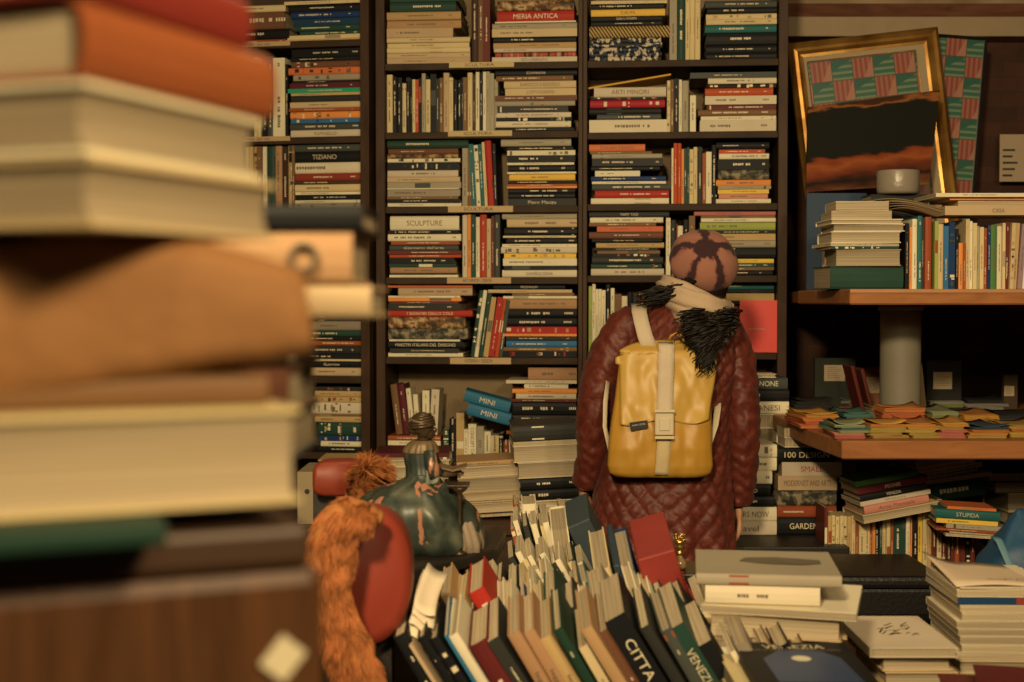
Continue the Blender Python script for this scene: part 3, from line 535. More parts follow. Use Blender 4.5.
# beret
def beretmat(N,L,b):
    tc=N.new('ShaderNodeTexCoord'); no=N.new('ShaderNodeTexNoise'); no.inputs['Scale'].default_value=22; no.inputs['Detail'].default_value=6; L.new(tc.outputs['Object'],no.inputs['Vector'])
    n2=N.new('ShaderNodeTexNoise'); n2.inputs['Scale'].default_value=34; n2.inputs['Detail'].default_value=4; L.new(tc.outputs['Object'],n2.inputs['Vector'])
    mp=N.new('ShaderNodeVectorMath'); mp.operation='MULTIPLY_ADD'; L.new(n2.outputs['Color'],mp.inputs[0]); mp.inputs[1].default_value=(.045,.045,.045); L.new(tc.outputs['Object'],mp.inputs[2])
    sx=N.new('ShaderNodeSeparateXYZ'); L.new(mp.outputs[0],sx.inputs[0])
    at2=N.new('ShaderNodeMath'); at2.operation='ARCTAN2'; L.new(sx.outputs['Y'],at2.inputs[0]); L.new(sx.outputs['X'],at2.inputs[1])
    ml=N.new('ShaderNodeMath'); ml.operation='MULTIPLY'; ml.inputs[1].default_value=5; L.new(at2.outputs[0],ml.inputs[0])
    cs=N.new('ShaderNodeMath'); cs.operation='COSINE'; L.new(ml.outputs[0],cs.inputs[0])
    a1=N.new('ShaderNodeMath'); a1.operation='MULTIPLY_ADD'; a1.inputs[1].default_value=.5; a1.inputs[2].default_value=.5; L.new(cs.outputs[0],a1.inputs[0])
    ln=N.new('ShaderNodeVectorMath'); ln.operation='LENGTH'; cb=N.new('ShaderNodeCombineXYZ'); L.new(sx.outputs['X'],cb.inputs[0]); L.new(sx.outputs['Y'],cb.inputs[1]); L.new(cb.outputs[0],ln.inputs[0])
    rr_=ramp(N,[(0,(1,1,1)),(.028,(1,1,1)),(.04,(0,0,0)),(.105,(0,0,0)),(.125,(.8,.8,.8))]); L.new(ln.outputs['Value'],rr_.inputs[0])
    ra=ramp(N,[(.55,(0,0,0)),(.97,(1,1,1))]); L.new(a1.outputs[0],ra.inputs[0])
    mx=N.new('ShaderNodeMath'); mx.operation='MAXIMUM'; L.new(rr_.outputs[0],mx.inputs[0]); L.new(ra.outputs[0],mx.inputs[1])
    co=ramp(N,[(0,(.27,.115,.078)),(.45,(.20,.075,.055)),(.8,(.03,.009,.012))]); L.new(mx.outputs[0],co.inputs[0]); L.new(co.outputs[0],b.inputs['Base Color'])
    bp=N.new('ShaderNodeBump'); bp.inputs['Strength'].default_value=.5; bp.inputs['Distance'].default_value=.004; L.new(no.outputs['Fac'],bp.inputs['Height']); L.new(bp.outputs[0],b.inputs['Normal'])
bmt=nodemat('plaid_felt',beretmat,.95,**{'Sheen Weight':.05})
rg=[]; n=40; seg=72
for i in range(n+1):
    t=i/n; a=t*PI*.86; r=math.sin(a)*.104; z=math.cos(a)*.072+.01
    if t>.86: r=.104*.62+(1-t)*.2
    rg.append([Vector(((r+.004*noise.noise(Vector((math.cos(q)*2,math.sin(q)*2,t*4)))*(1+2*t))*math.cos(q), r*math.sin(q), z+.010*t*noise.noise(Vector((math.cos(q)*2,math.sin(q)*2,t*3))))) for q in [2*PI*k/seg for k in range(seg)]])
vs,fs=loft(rg,cap=True); bo=link('beret',mesh('beret',vs,fs,smooth=True),bmt,woman)
bo.matrix_basis=Matrix.Translation((xx(705),.045,zz(264)))@Matrix.Rotation(R(10),4,'Y')@Matrix.Rotation(R(42),4,'X')@Matrix.Rotation(R(25),4,'Z')@Matrix.Diagonal((.96,1.02,1.15,1))
# ---------------- backpack
bag=empty('backpack',Matrix.Translation((PX,PY,0))); tag(bag,'yellow flap backpack with pale strap and buckle, worn on the back of the coat','backpack')
yel=pmat('yellow_oilcloth',(.40,.215,.03),.42,.06,6,.12,spec=.35)
yel2=pmat('yellow_oilcloth_flap',(.44,.27,.055),.40,.06,6,.12,spec=.35)
web=pmat('pale_webbing',(.50,.42,.30),.8,.05,60,.4)
BK=-.135; YB=3.86
def xb(px,y=YB): return at(px,400,y).x-PX
def zb_(py,y=YB): return at(668,py,y).z
bprof=[(353,622,718,.045),(375,620,717,.06),(400,617,714,.072),(425,613,714,.085),(450,610,714,.095),(468,609,715,.095),(475,611,713,.09),(479,617,708,.08)]
def bint(t,i):
    t=max(bprof[0][0],min(bprof[-1][0],t))
    for a,b in zip(bprof,bprof[1:]):
        if a[0]<=t<=b[0]: return a[i]+(b[i]-a[i])*(t-a[0])/(b[0]-a[0])
def bsurf(px,py,off=0): # outer (viewer) face of the bag
    l,r,d=bint(py,1),bint(py,2),bint(py,3); f=(px-l)/(r-l)*2-1; f=max(-1,min(1,f)); bulge=(1-abs(f)**5)
    wr=.010*noise.noise(Vector((px*.035,py*.022,1)))+.006*noise.noise(Vector((px*.11,py*.05,4)))
    return Vector((xb(px),BK-d*(.72+.28*bulge)-wr*bulge-off,zb_(py)))
rings=[]
for i in range(61):
    py=353+(479-353)*i/60; l,r,d=bint(py,1),bint(py,2),bint(py,3); ring=[]
    for k in range(41): ring.append(bsurf(l+(r-l)*k/40,py))
    for k in range(11): ring.append(Vector((xb(r-(r-l)*k/10),BK+.002*math.sin(k),zb_(py))))
    rings.append(ring)
vs,fs=loft(rings); link('bag_body',mesh('bag_body',vs,fs,smooth=True),yel,bag)
def sheet(name,grid,th,mat,parent):
    n=len(grid);m=len(grid[0]); me=mesh(name,[p for r in grid for p in r],[(i*m+j,i*m+j+1,(i+1)*m+j+1,(i+1)*m+j) for i in range(n-1) for j in range(m-1)],smooth=True)
    o=link(name,me,mat,parent); q=o.modifiers.new('thickness','SOLIDIFY'); q.thickness=th; q.offset=0; return o
# flap: comes over the top from the back panel and hangs down the front
grid=[]
for i in range(50):
    t=i/49; row_=[]
    for k in range(41):
        f=k/40; py=341+t*(424-341); 
        bot=1+(.10*math.sin(f*9.5+.4)-.09*f)*.35
        py=341+t*(83*bot); l=621-2*math.sin(PI*t)*0-(4 if .1<t<.2 else 0); r=720-8*t+1*math.sin(t*5)
        top=10*(abs(2*f-1)**3)*(1-t)
        px=l+(r-l)*f; yy=py+top; p=bsurf(max(min(px,bint(yy,2)),bint(yy,1)),max(yy,353),.007+.006*math.sin(f*13+t*2)*t); p.x=xb(px); p.z=zb_(yy)
        if yy<353: p.y=BK-.045*((yy-341)/12)-.004*(yy-341)/12-.006
        row_.append(p)
    grid.append(row_)
sheet('flap',grid,.002,yel2,bag)
def ribbon(name,pts,wd,mat,parent,th=.002,side=Vector((1,0,0))):
    pts=[Vector(p) for p in pts]; g=[]
    for i,p in enumerate(pts):
        t=(pts[min(i+1,len(pts)-1)]-pts[max(i-1,0)]).normalized(); sd=(side-t*side.dot(t)).normalized(); g.append([p-sd*wd/2,p-sd*wd/6,p+sd*wd/6,p+sd*wd/2])
    return sheet(name,g,th,mat,parent)
P_=[Vector((xb(668),BK-.035,zb_(343)))]+[bsurf(668-3*(y-345)/70,max(y,353),.022) if y>=353 else bsurf(668,353,.02)+Vector((0,.008,(zb_(y)-zb_(353)))) for y in range(347,416,4)]
ribbon('front_strap',P_,15*s,web,bag)
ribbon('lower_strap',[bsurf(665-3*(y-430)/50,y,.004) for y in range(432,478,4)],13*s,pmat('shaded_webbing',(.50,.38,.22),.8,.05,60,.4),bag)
bk=empty('buckle'); bk.parent=bag; 
c=bsurf(664,423,.026); bm=bmesh.new(); w2=9*s
box(bm,c.x-w2,c.x+w2,c.y-.008,c.y+.004,zb_(435),zb_(413),.004); bmo('buckle',bm,pmat('cream_plastic',(.52,.44,.31),.35,.04,spec=.5),bag); bpy.data.objects.remove(bk)
bm=bmesh.new()
for (a,b_,c_,d_) in ((-9.5,9.5,409,412),(-9,9,435.5,438.5),(-5,5,418,430)): box(bm,c.x+a*s,c.x+b_*s,c.y-.012,c.y-.006,zb_(d_),zb_(c_),.001)
bmo('buckle_bar',bm,pmat('cream_plastic_bar',(.52,.44,.30),.35,.04,spec=.5),bag)
c=bsurf(639,424,.011); lb=boxobj('label_patch',(-.0245,.0245,-.001,.001,-.011,.011),pmat('black_label',(.012,.012,.012),.6),bag,Matrix.Translation(c+Vector((0,-.004,-.004)))@Matrix.Rotation(R(-8),4,'Y')); 
t=link('label_lettering',textmesh('RAINS STORE',.004,.035).copy(),INKL,lb); t.location=(0,-.002,.002)
ribbon('shoulder_strap',[(xb(638,4.05),-.06,zb_(304,4.05)),(xb(639,4.0),-.10,zb_(312,4.0)),(xb(641,3.97),-.135,zb_(322,3.97)),(xb(645,3.94),-.155,zb_(336,3.94)),(xb(650,3.93),-.168,zb_(349,3.93))],14.5*s,web,bag)
ribbon('shoulder_strap',[(xb(727),-.06,zb_(398)),(xb(724),-.12,zb_(412)),(xb(720),-.15,zb_(428)),(xb(712),-.17,zb_(448))],7*s,web,bag,side=Vector((.8,-.6,0)))
ribbon('shoulder_strap',[(xb(612),-.08,zb_(385)),(xb(608),-.13,zb_(405)),(xb(607),-.15,zb_(430)),(xb(613),-.17,zb_(458))],5*s,web,bag,side=Vector((.8,.6,0)))
bm=bmesh.new(); tube(bm,[(xb(671),BK-.05,zb_(341)),(xb(673),BK-.055,zb_(336)),(xb(678),BK-.055,zb_(334)),(xb(684),BK-.055,zb_(337)),(xb(686),BK-.05,zb_(342))],.004,8); bmo('carry_loop',bm,yel,bag)
# ---------------- right side: window-like ledge, table, column
ZL=at(900,289,3.9).z; xl=at(850,289,3.9).x
ledge=empty('wall_shelf',Matrix.Translation((xl,3.9,ZL))); tag(ledge,'thick orange-brown wooden shelf on a grey column, holding upright books and the gilt frame','shelf')
def slab(name,pts,z0,z1,mat,par):
    n=len(pts); me=mesh(name,[(x,y,z1) for x,y in pts]+[(x,y,z0) for x,y in pts],[tuple(range(n)),tuple(range(2*n-1,n-1,-1))]+[(i,i+n,(i+1)%n+n,(i+1)%n) for i in range(n)]); o=link(name,me,mat,par); q=o.modifiers.new('bevel','BEVEL'); q.width=.004; return o
slab('board',[(0,0),(2.0,0),(2.0,1.70),(.10,1.70),(.10,.95),(.002,.72)],-.043,0,oak,ledge)
boxobj('edge_strip',(0.0,2.0,-.004,-.0005,-.010,-.001),pmat('pale_edge_strip',(.40,.20,.08),.6),ledge)
ZT=at(950,441,3.85).z; xt=at(842,441,3.85).x; xt2=at(797,432,4.35).x
table=empty("table",Matrix.Translation((0,0,ZT))); tag(table,'orange-brown wooden table covered in coloured booklets around the grey column','table')
vs=[(xt,3.85),(3.0,3.85),(3.0,5.3),(1.03,5.3),(1.03,4.9),(xt2,4.9),(xt2,4.25)]
me=mesh('table_top',[(x,y,0) for x,y in vs]+[(x,y,-.05) for x,y in vs],[tuple(range(7)),tuple(range(13,6,-1))]+[(i,i+7,(i+1)%7+7,(i+1)%7) for i in range(7)]); tt=link('table_top',me,oak,table); q=tt.modifiers.new('bevel','BEVEL'); q.width=.004
for x,y in ((1.9,4.0),(2.9,4.0),(1.3,5.2),(2.9,5.2)): boxobj('leg',(x-.03,x+.03,y-.03,y+.03,-ZT,-.051),oak,table)
colm=pmat('grey_painted_metal',(.17,.15,.115),.6,.12,7,.3)
cx=at(900,400,4.35).x; bm=bmesh.new(); rr_=20*4.35/FPX
tube(bm,[(cx,4.35,ZT+.0005),(cx,4.35,ZT+.05),(cx,4.35,ZL-.1),(cx,4.35,ZL-.0435)],rr_,40); post=bmo('column',bm,colm); tag(post,'round grey metal column between the booklet table and the upper shelf','column')
bm=bmesh.new(); tube(bm,[(cx,4.35,ZL-.062),(cx,4.35,ZL-.0435)],rr_+.006,40); bmo('flange',bm,colm,post)
# gilt frame
Fw=nodemat('gilt_wood',lambda N,L,b:(lambda tc,n,r:(L.new(tc.outputs['Object'],n.inputs['Vector']),L.new(n.outputs['Fac'],r.inputs[0]),L.new(r.outputs[0],b.inputs['Base Color'])))(N.new('ShaderNodeTexCoord'),(lambda n:(setattr(n.inputs['Scale'],'default_value',8),n)[-1])(N.new('ShaderNodeTexNoise')),ramp(N,[(.35,(.30,.14,.03)),(.65,(.60,.34,.09))])),.32,**{'Metallic':.75})
def quiltpic(N,L,b):   # green and red squares, alternately striped and cut by a diagonal
    tc=N.new('ShaderNodeTexCoord'); sx=N.new('ShaderNodeSeparateXYZ'); L.new(tc.outputs['Object'],sx.inputs[0])
    def mth(op,a,b_=None):
        n=N.new('ShaderNodeMath'); n.operation=op
        for i,v in enumerate((a,b_)):
            if v is None: continue
            if isinstance(v,(int,float)): n.inputs[i].default_value=v
            else: L.new(v,n.inputs[i])
        return n.outputs[0]
    u=mth('MULTIPLY',sx.outputs['X'],1/.078); v=mth('MULTIPLY',sx.outputs['Z'],1/.078)
    fu=mth('FLOOR',u); fv=mth('FLOOR',v); par=mth('MODULO',mth('ABSOLUTE',mth('ADD',fu,fv)),2.0); ru=mth('FRACT',u); rv=mth('FRACT',v)
    def mix(f,a,c):
        n=N.new('ShaderNodeMix'); n.data_type='RGBA'; L.new(f,n.inputs[0])
        for i,q in ((6,a),(7,c)):
            if isinstance(q,tuple): n.inputs[i].default_value=(*q,1)
            else: L.new(q,n.inputs[i])
        return n.outputs[2]
    st=mth('GREATER_THAN',mth('SINE',mth('MULTIPLY',ru,26)),.1); sv=mth('GREATER_THAN',mth('SINE',mth('MULTIPLY',rv,22)),.25)
    dg=mth('GREATER_THAN',mth('SUBTRACT',mth('MULTIPLY',ru,2.2),rv),1.15); dg2=mth('GREATER_THAN',mth('SUBTRACT',rv,mth('MULTIPLY',ru,.5)),.45)
    red=mix(dg,mix(st,(.26,.05,.035),(.30,.13,.09)),(.36,.17,.11)); red=mix(mth('LESS_THAN',mth('SUBTRACT',ru,rv),-9),red,(.3,.03,.02))
    grn=mix(dg2,mix(sv,(.03,.12,.085),(.15,.22,.13)),(.02,.10,.075))
    c=mix(par,grn,red); edge=mth('LESS_THAN',mth('MINIMUM',mth('MINIMUM',ru,rv),mth('MINIMUM',mth('SUBTRACT',1.0,ru),mth('SUBTRACT',1.0,rv))),.018)
    L.new(mix(edge,c,(.08,.05,.03)),b.inputs['Base Color'])
picm=nodemat('geometric_patchwork_print',quiltpic,.35,**{'Coat Weight':.3})
# frame: corners in the photo TL(787,42) TR(935,28); the foot stands on the shelf
def flatpose(pxa,pya,pxb,pyb,Y): # left-top and right-top pixels -> matrix whose x runs along the top edge
    a,b=at(pxa,pya,Y),at(pxb,pyb,Y); d=(b-a); return a,b,d.length,math.atan2(d.z,d.x)
YF=5.33
a,b,W_,an=flatpose(786,45,936,28,YF); Hf=(a.z-ZL)/math.cos(an)-.004
fr=empty('picture_frame',Matrix.Translation(a)@Matrix.Rotation(-an,4,'Y')@Matrix.Rotation(R(-3),4,'X'))
tag(fr,'large gilt picture frame with cream mat and patchwork print, leaning behind the upright books','picture frame')
fw=.056
def molding(name,W,H,w,d,mat,par,y0=0):
    bm=bmesh.new(); prof=[(0,0),(0,-d*.7),(w*.2,-d),(w*.4,-d*.75),(w*.6,-d*.8),(w*.8,-d*.45),(w,-d*.4),(w,0)]
    cs=[(0,0,1,-1),(W,0,-1,-1),(W,-H,-1,1),(0,-H,1,1)]; rg=[[bm.verts.new((x+sx*o,y0+dy,z+sz*o)) for o,dy in prof] for x,z,sx,sz in cs]
    n=len(prof)
    for i in range(4):
        for k in range(n): bm.faces.new((rg[i][k],rg[i][(k+1)%n],rg[(i+1)%4][(k+1)%n],rg[(i+1)%4][k]))
    return bmo(name,bm,mat,par)
molding('frame_moulding',W_,Hf,fw,.03,Fw,fr)
mat_=pmat('cream_mat_board',(.34,.26,.17),.8,.05)
mx0,mx1,mz0,mz1=fw+.012,W_-fw-.03,-Hf+.12,-fw-.018
bm=bmesh.new()
for q in ((fw,mx0,-Hf+fw,-fw),(mx1,W_-fw,-Hf+fw,-fw),(mx0,mx1,mz1,-fw),(mx0,mx1,-Hf+fw,mz0)): box(bm,q[0],q[1],-.010,-.007,q[2],q[3])
bmo('mat_board',bm,mat_,fr)
boxobj('print',(fw,W_-fw,-.006,-.003,-Hf+fw,-fw),picm,fr)
bm=bmesh.new(); tube(bm,[(mx0,-.011,mz1),(mx1,-.011,mz1),(mx1,-.011,mz0),(mx0,-.011,mz0),(mx0,-.011,mz1)],.0018,6); bmo('inner_fillet',bm,Fw,fr)
# black framed poster to the right, behind
a2,b2,W2,an2=flatpose(906,32,987,32,5.45); H2=a2.z-ZL-.01
ps=empty('poster_frame',Matrix.Translation(a2)@Matrix.Rotation(R(4.3),4,'Y')); tag(ps,'narrow black frame around a green and red patchwork poster, right of the gilt frame','picture frame')
molding('frame_moulding',W2,H2,.012,.02,pmat('black_lacquer',(.012,.011,.01),.4),ps); boxobj('print',(.012,W2-.012,-.006,-.003,-H2+.012,-.012),picm,ps)
nt_=at(998,135,5.66); nq=at(1030,182,5.66); nn_=boxobj('notice',(0,nq.x-nt_.x+.1,-.002,0,0,nt_.z-nq.z),pmat('label_paper',(.42,.34,.22),.8,.05),None,Matrix.Translation((nt_.x,5.64,nq.z))); tag(nn_,'pale paper notice pinned to the wall right of the patchwork poster','notice')
bm=bmesh.new()
for k in range(5): box(bm,.012,.05+.01*(k%3),-.004,-.0022,.02+.025*k,.028+.025*k)
bmo('notice_lines',bm,INKD,nn_)
# sunset picture leaning on the gilt frame
def sunset(N,L,b):
    tc=N.new('ShaderNodeTexCoord'); sx=N.new('ShaderNodeSeparateXYZ'); L.new(tc.outputs['Object'],sx.inputs[0]); no=N.new('ShaderNodeTexNoise'); mp=N.new('ShaderNodeMapping'); mp.inputs['Scale'].default_value=(7,1,22); L.new(tc.outputs['Object'],mp.inputs[0]); L.new(mp.outputs[0],no.inputs['Vector']); no.inputs['Scale'].default_value=1; no.inputs['Detail'].default_value=8
    m=N.new('ShaderNodeMath'); m.operation='MULTIPLY_ADD'; L.new(no.outputs['Fac'],m.inputs[0]); m.inputs[1].default_value=.09; L.new(sx.outputs['Z'],m.inputs[2])
    a=N.new('ShaderNodeMath'); a.operation='MULTIPLY_ADD'; L.new(sx.outputs['X'],a.inputs[0]); a.inputs[1].default_value=-.12; L.new(m.outputs[0],a.inputs[2])
    mr=N.new('ShaderNodeMapRange'); mr.inputs['From Min'].default_value=-.30; mr.inputs['From Max'].default_value=.05; L.new(a.outputs[0],mr.inputs['Value'])
    r=ramp(N,[(0,(.05,.03,.02)),(.06,(.20,.09,.035)),(.12,(.10,.03,.015)),(.19,(.012,.010,.008)),(.28,(.16,.035,.015)),(.37,(.30,.085,.025)),(.42,(.22,.045,.015)),(.45,(.012,.012,.009)),(.93,(.012,.012,.009)),(.955,(.28,.10,.03)),(.985,(.05,.02,.01))]); L.new(mr.outputs[0],r.inputs[0]); L.new(r.outputs[0],b.inputs['Base Color'])
YS=5.08
a3=at(808,107,YS); b3=at(940,90,YS); c3=at(806,192,YS); d3=at(929,176,YS)
vv=[a3,b3,d3+Vector((.0,-.0,-.03)),c3]; t_=Vector((0,.012,0))
me=mesh('sunset_picture',vv+[v+t_ for v in vv],[(0,1,2,3),(7,6,5,4),(0,4,5,1),(1,5,6,2),(2,6,7,3),(3,7,4,0)])
for v in me.vertices: v.co-=a3
so=link('sunset_picture',me,nodemat('sunset_photograph',sunset,.6,**{'Specular IOR Level':.08}),None,Matrix.Translation(a3)); tag(so,'dark photograph of a black sky over an orange sunset streak, leaning on the gilt frame','picture')
# make it stand: a folder block behind the books carries it
bl=at(805,192,4.62); bt=at(868,292,4.62)
cm=cmat('b')
def leafbox(name,px0,py0,px1,py1,Y,th,mat,label,cat,zb=None,tilt=0,group=None):
    p0,p1=at(px0,py0,Y),at(px1,py1,Y); z0=zb if zb is not None else p1.z
    o=boxobj(name,(0,p1.x-p0.x,0,th,0,p0.z-z0),mat,None,Matrix.Translation((p0.x,Y,z0))@Matrix.Rotation(tilt,4,'X'),bev=.001); tag(o,label,cat,group); return o
leafbox('folder',807,193,866,290,4.6,.02,pmat('blue_card',(.014,.04,.075),.6),'large dark blue folder standing at the left end of the upper shelf','folder',ZL+.0005)
for i,(x,h,c) in enumerate(((797,222,'w'),(800,218,'c'),(803,212,'l'))):
    p0=at(x,290,4.35); o=book(.008,at(0,h,4.35).z-ZL-.001,.2,c,Matrix.Translation((p0.x+.07-.0*i,4.12+.002*i,ZL+.0006)))
    tag(o,('slim white book, outermost at the left end of the upper shelf','slim cream book, between two others at the left end of the upper shelf','slim lime book beside the blue folder on the upper shelf')[i],'book','books on the upper shelf')
# grey dish on the books
dx=at(898,180,4.3); bm=bmesh.new(); r0=21*4.3/FPX; zt=at(898,170,4.3).z; z0_=at(898,196,4.3).z
# ---------------- books on the upper shelf
FU=Frame((0,4.0),0); FU.dmax=.4
UL=stack(FU,'in pile beside upright row, upper shelf',826,907,201,289.5,'w9!(10,18) t8!(6,15) w5!(5,4) w7!(8,2) w11!(5,6) w3!(4,7) g3(5,8) t16!(10,6) g22(5,2)=#plain',zbase=ZL+.0005,D=.25,wob=6,dep=.01)
row(FU,'in upright row, upper shelf',906,289.5,'k4/66 o2.5/62 w5/70 T5/73 a2.5/70 R7/72 _3 l3.5/68 c6/65 B5/63 b6/67 k3/60 o5/46 R3/46 c4/70 w3/68 c4/66 s3/63 c4/62 R3/61 b3/64 G7/64 w5/63 c3/66 m4/67@1 c4/66@2 t4/66@3 L5/65@4 w5/62@3 w4/63@3 c5/62@2 k4/60 o5/66 y6/52 c5/60 w6/62 r5/60 c5/64 B5/64 w5/60',zbase=ZL+.0005,H0=64,way='from left')
def lie(px,py,Y,W,D,T,c,yaw=0,z=None,title=None,label='',group=None,fore=True,hard=False,tip=None,roll=0,cat='book',cover=None):
    """flat book; px,py = its front-left lower corner at distance Y; fore True shows the page edges in front"""
    p=at(px,py,Y); z=p.z if z is None else z
    M=Matrix.Translation((p.x,Y,z))@Matrix.Rotation(R(yaw),4,'Z')@Matrix.Rotation(R(roll),4,'Y')
    if fore: M2=M@Matrix.Translation((W,D,0))@Matrix.Rotation(PI,4,'Z')@Matrix.Translation((0,0,T))@FLAT
    else: M2=M@Matrix.Translation((0,0,T))@FLAT
    o=book(T-.0004,W,D,c,M2,title=title,hard=hard,plain=fore,flipt=True); 
    if label: tag(o,label,cat,group)
    return o
# flat things on top of the row
zr=at(950,219,4.0).z
zr=ZL+.0005+73*4/FPX+.002
lie(945,219,4.0,.30,.17,.026,'c',0,z=zr,fore=False,label='cream book lying flat on the upright row, lettered on its spine',title='CASA')
lie(958,205,4.03,.20,.15,.016,'c',0,z=zr+.027,fore=True,label='spiral-bound cream notebook lying on the upright row',cat='notebook')
lie(950,195,4.02,.30,.20,.007,'o',0,z=zr+.0435,fore=False,label='slim orange book under the topmost white one above the upright row')
lie(936,190,4.0,.34,.22,.011,'w',0,z=zr+.051,fore=False,label='white book topmost of those lying on the upright row')
# open catalogue with curling leaves
bm=bmesh.new(); g=[]
P0=at(862,200,4.02)
cat_=empty('open_catalogue',Matrix.Translation((P0.x,4.02,zr-.0))); tag(cat_,'old tan catalogue lying open with curled leaves on the upright books','catalogue')
for L_ in range(5):
    gr=[]
    for i in range(16):
        t=i/15; x=.015*L_+t*(.235-.012*L_); zc=.010+.006*(4-L_)+.028*math.sin(t*2.2)*(1-t)*1.3-.018*t*t; gr.append([Vector((x,y,max(.001+.0022*(4-L_),zc))) for y in (0+.006*L_,.08,.17)])
    sheet('leaf',gr,.0015,pmat('yellowed_paper',(.30,.22,.12),.8,.15) if L_%2 else pmat('tan_paper',(.20,.13,.07),.8,.15),cat_)
# dish stands on the grey folder and the pile: give it its own stand height
zd=at(898,195,4.3).z; bm=bmesh.new()
prof_=[(0,.0),(r0*.93,.0),(r0*.97,.006),(r0,.02),(r0*1.0,.066),(r0*.98,.070),(r0*.94,.066),(r0*.92,.012),(0,.010)]
sg=48; rg=[[bm.verts.new((r*math.cos(2*PI*k/sg),r*math.sin(2*PI*k/sg),z)) for k in range(sg)] for r,z in prof_[1:-1]]
for i in range(len(rg)-1):
    for k in range(sg): bm.faces.new((rg[i][k],rg[i][(k+1)%sg],rg[i+1][(k+1)%sg],rg[i+1][k]))
bm.faces.new(rg[0]); bm.faces.new(rg[-1])
zdd=zr+.03
dish=bmo('bowl',bm,pmat('grey_glass',(.24,.21,.16),.3,.08,20,.2),None,Matrix.Translation((dx.x,4.3,at(898,194,4.3).z)),smooth=True); tag(dish,'round grey straight-sided bowl standing above the pile of books on the upper shelf','bowl')
hh=at(898,194,4.3).z-ZL
bs=[]; zc=ZL+.0006
for i,(t,c) in enumerate(((.05,'K'),(.045,'S'),(.05,'a'),(.04,'n'),(hh-.1875,'K'))):
    o=book(t-.0004,.17,.13,c,Matrix.Translation((dx.x-.085,4.28,zc+t))@FLAT,plain=True); tag(o,f'{COLS[c][0]} book lying '+('lowest','second','third','fourth','topmost')[i]+' in the pile under the grey bowl','book','books under the bowl'); zc+=t
# ---------------- dark folders and labels under the shelf, against the wall
def binder(px0,py0,px1,Y,c,lab,lx0=None,lx1=None,ly0=None,ly1=None,tilt=0,cat='folder',zb=None):
    p0,p1=at(px0,py0,Y),at(px1,py0,Y); zb=ZT+.0006 if zb is None else zb; H=p0.z-zb
    o=boxobj('folder',(0,p1.x-p0.x,0,.025,0,H),c,None,Matrix.Translation((p0.x,Y,zb))@Matrix.Rotation(R(tilt),4,'Y'),bev=.002); tag(o,lab,cat)
    if lx0:
        q0,q1=at(lx0,ly1,Y),at(lx1,ly0,Y); w_,h_=q1.x-q0.x,q1.z-q0.z
        l=boxobj('paper_label',(0,w_,-.002,-.0005,0,h_),pmat('label_paper',(.42,.34,.22),.8,.05),o,Matrix.Translation((q0.x-p0.x,0,q0.z-zb)))
        bm=bmesh.new()
        for k in range(6): z=h_*(.85-.13*k); box(bm,w_*.15,w_*(.6+.3*((k*37)%10)/10),-.0028,-.0021,z-h_*.02,z+h_*.02)
        bmo('label_lines',bm,INKM,l)
binder(815,358,856,4.95,pmat('dark_green_card',(.018,.022,.014),.8),'black-green folder with a white label standing left of the column',824,845,365,381)
binder(852,367,880,5.05,pmat('kraft_card',(.20,.09,.035),.8),'kraft-brown folder with a pale sheet standing just left of the column',866,880,377,393)
binder(927,360,962,4.95,pmat('black_card',(.010,.010,.008),.8),'black folder with a white label standing right of the column',933,952,372,389)
binder(1004,375,1018,4.95,pmat('umber_card',(.05,.03,.015),.8),'brown folder with a small label near the right edge of the table',1004,1014,386,396)
binder(921,364,928,4.6,pmat('tan_card',(.20,.12,.055),.8),'tan folder edge leaning against the column',tilt=-6)
o=book(.03,.13,.02,'m',Matrix.Translation((at(852,408,4.6).x,4.6,ZT+.0006))@Matrix.Rotation(0,4,'Z'),plain=True)
bpy.data.objects.remove(o.children[0]); bpy.data.objects.remove(o.children[0]); bpy.data.objects.remove(o)
for i in range(2): tag(book(.012,.155-.01*i,.12,'m',Matrix.Translation((at(862+9*i,408,4.62).x,4.62,ZT+.016))@Matrix.Rotation(R(-14),4,'Y'),plain=True),('maroon book leaning left of the column, left of its twin','maroon book leaning against its twin left of the column')[i],'book')
# ---------------- coloured booklets on the table
BC={'o':('orange',(.44,.13,.04)),'y':('yellow',(.34,.23,.05)),'p':('pink',(.40,.13,.09)),'g':('pale-green',(.22,.24,.13)),'t':('teal',(.05,.13,.11)),'k':('black',(.015,.014,.013)),'b':('navy',(.03,.05,.08)),'G':('olive',(.18,.20,.06)),'a':('amber',(.44,.20,.04)),'r':('red',(.35,.05,.03)),'s':('grey',(.20,.19,.16))}
# px left, px right, py bottom, Y, colours bottom to top, where
BP=[(836,866,446,3.90,'ppgtg','front-left corner pile'),(868,905,444,3.92,'yyyya','front pile left of the column'),(908,938,444,3.92,'yyyaa','front pile right of the column'),(941,967,444,3.92,'pppya','front pile with pink base'),(970,1008,443,3.92,'yaab','navy-topped front pile'),(1009,1050,443,3.95,'yaay','front pile at photo edge'),
(801,834,433,4.22,'oooa','back-left corner pile'),(845,872,427,4.25,'kttt','middle pile with teal tops'),(883,925,431,4.14,'ooooo','tall pile before the column'),(928,955,431,4.16,'GGGGg','pile right of the orange one'),(960,996,431,4.16,'aaaa','middle amber pile'),(999,1040,430,4.18,'aabk','middle pile at right edge'),
(792,830,418,4.75,'kkkk','far left black pile'),(838,868,410,4.95,'rrs','far pile with red tops'),(928,962,408,4.9,'kGs','far pile behind the column'),(966,1010,409,4.95,'ssk','far grey pile'),(867,882,418,4.60,'ggg','pile against the column')]
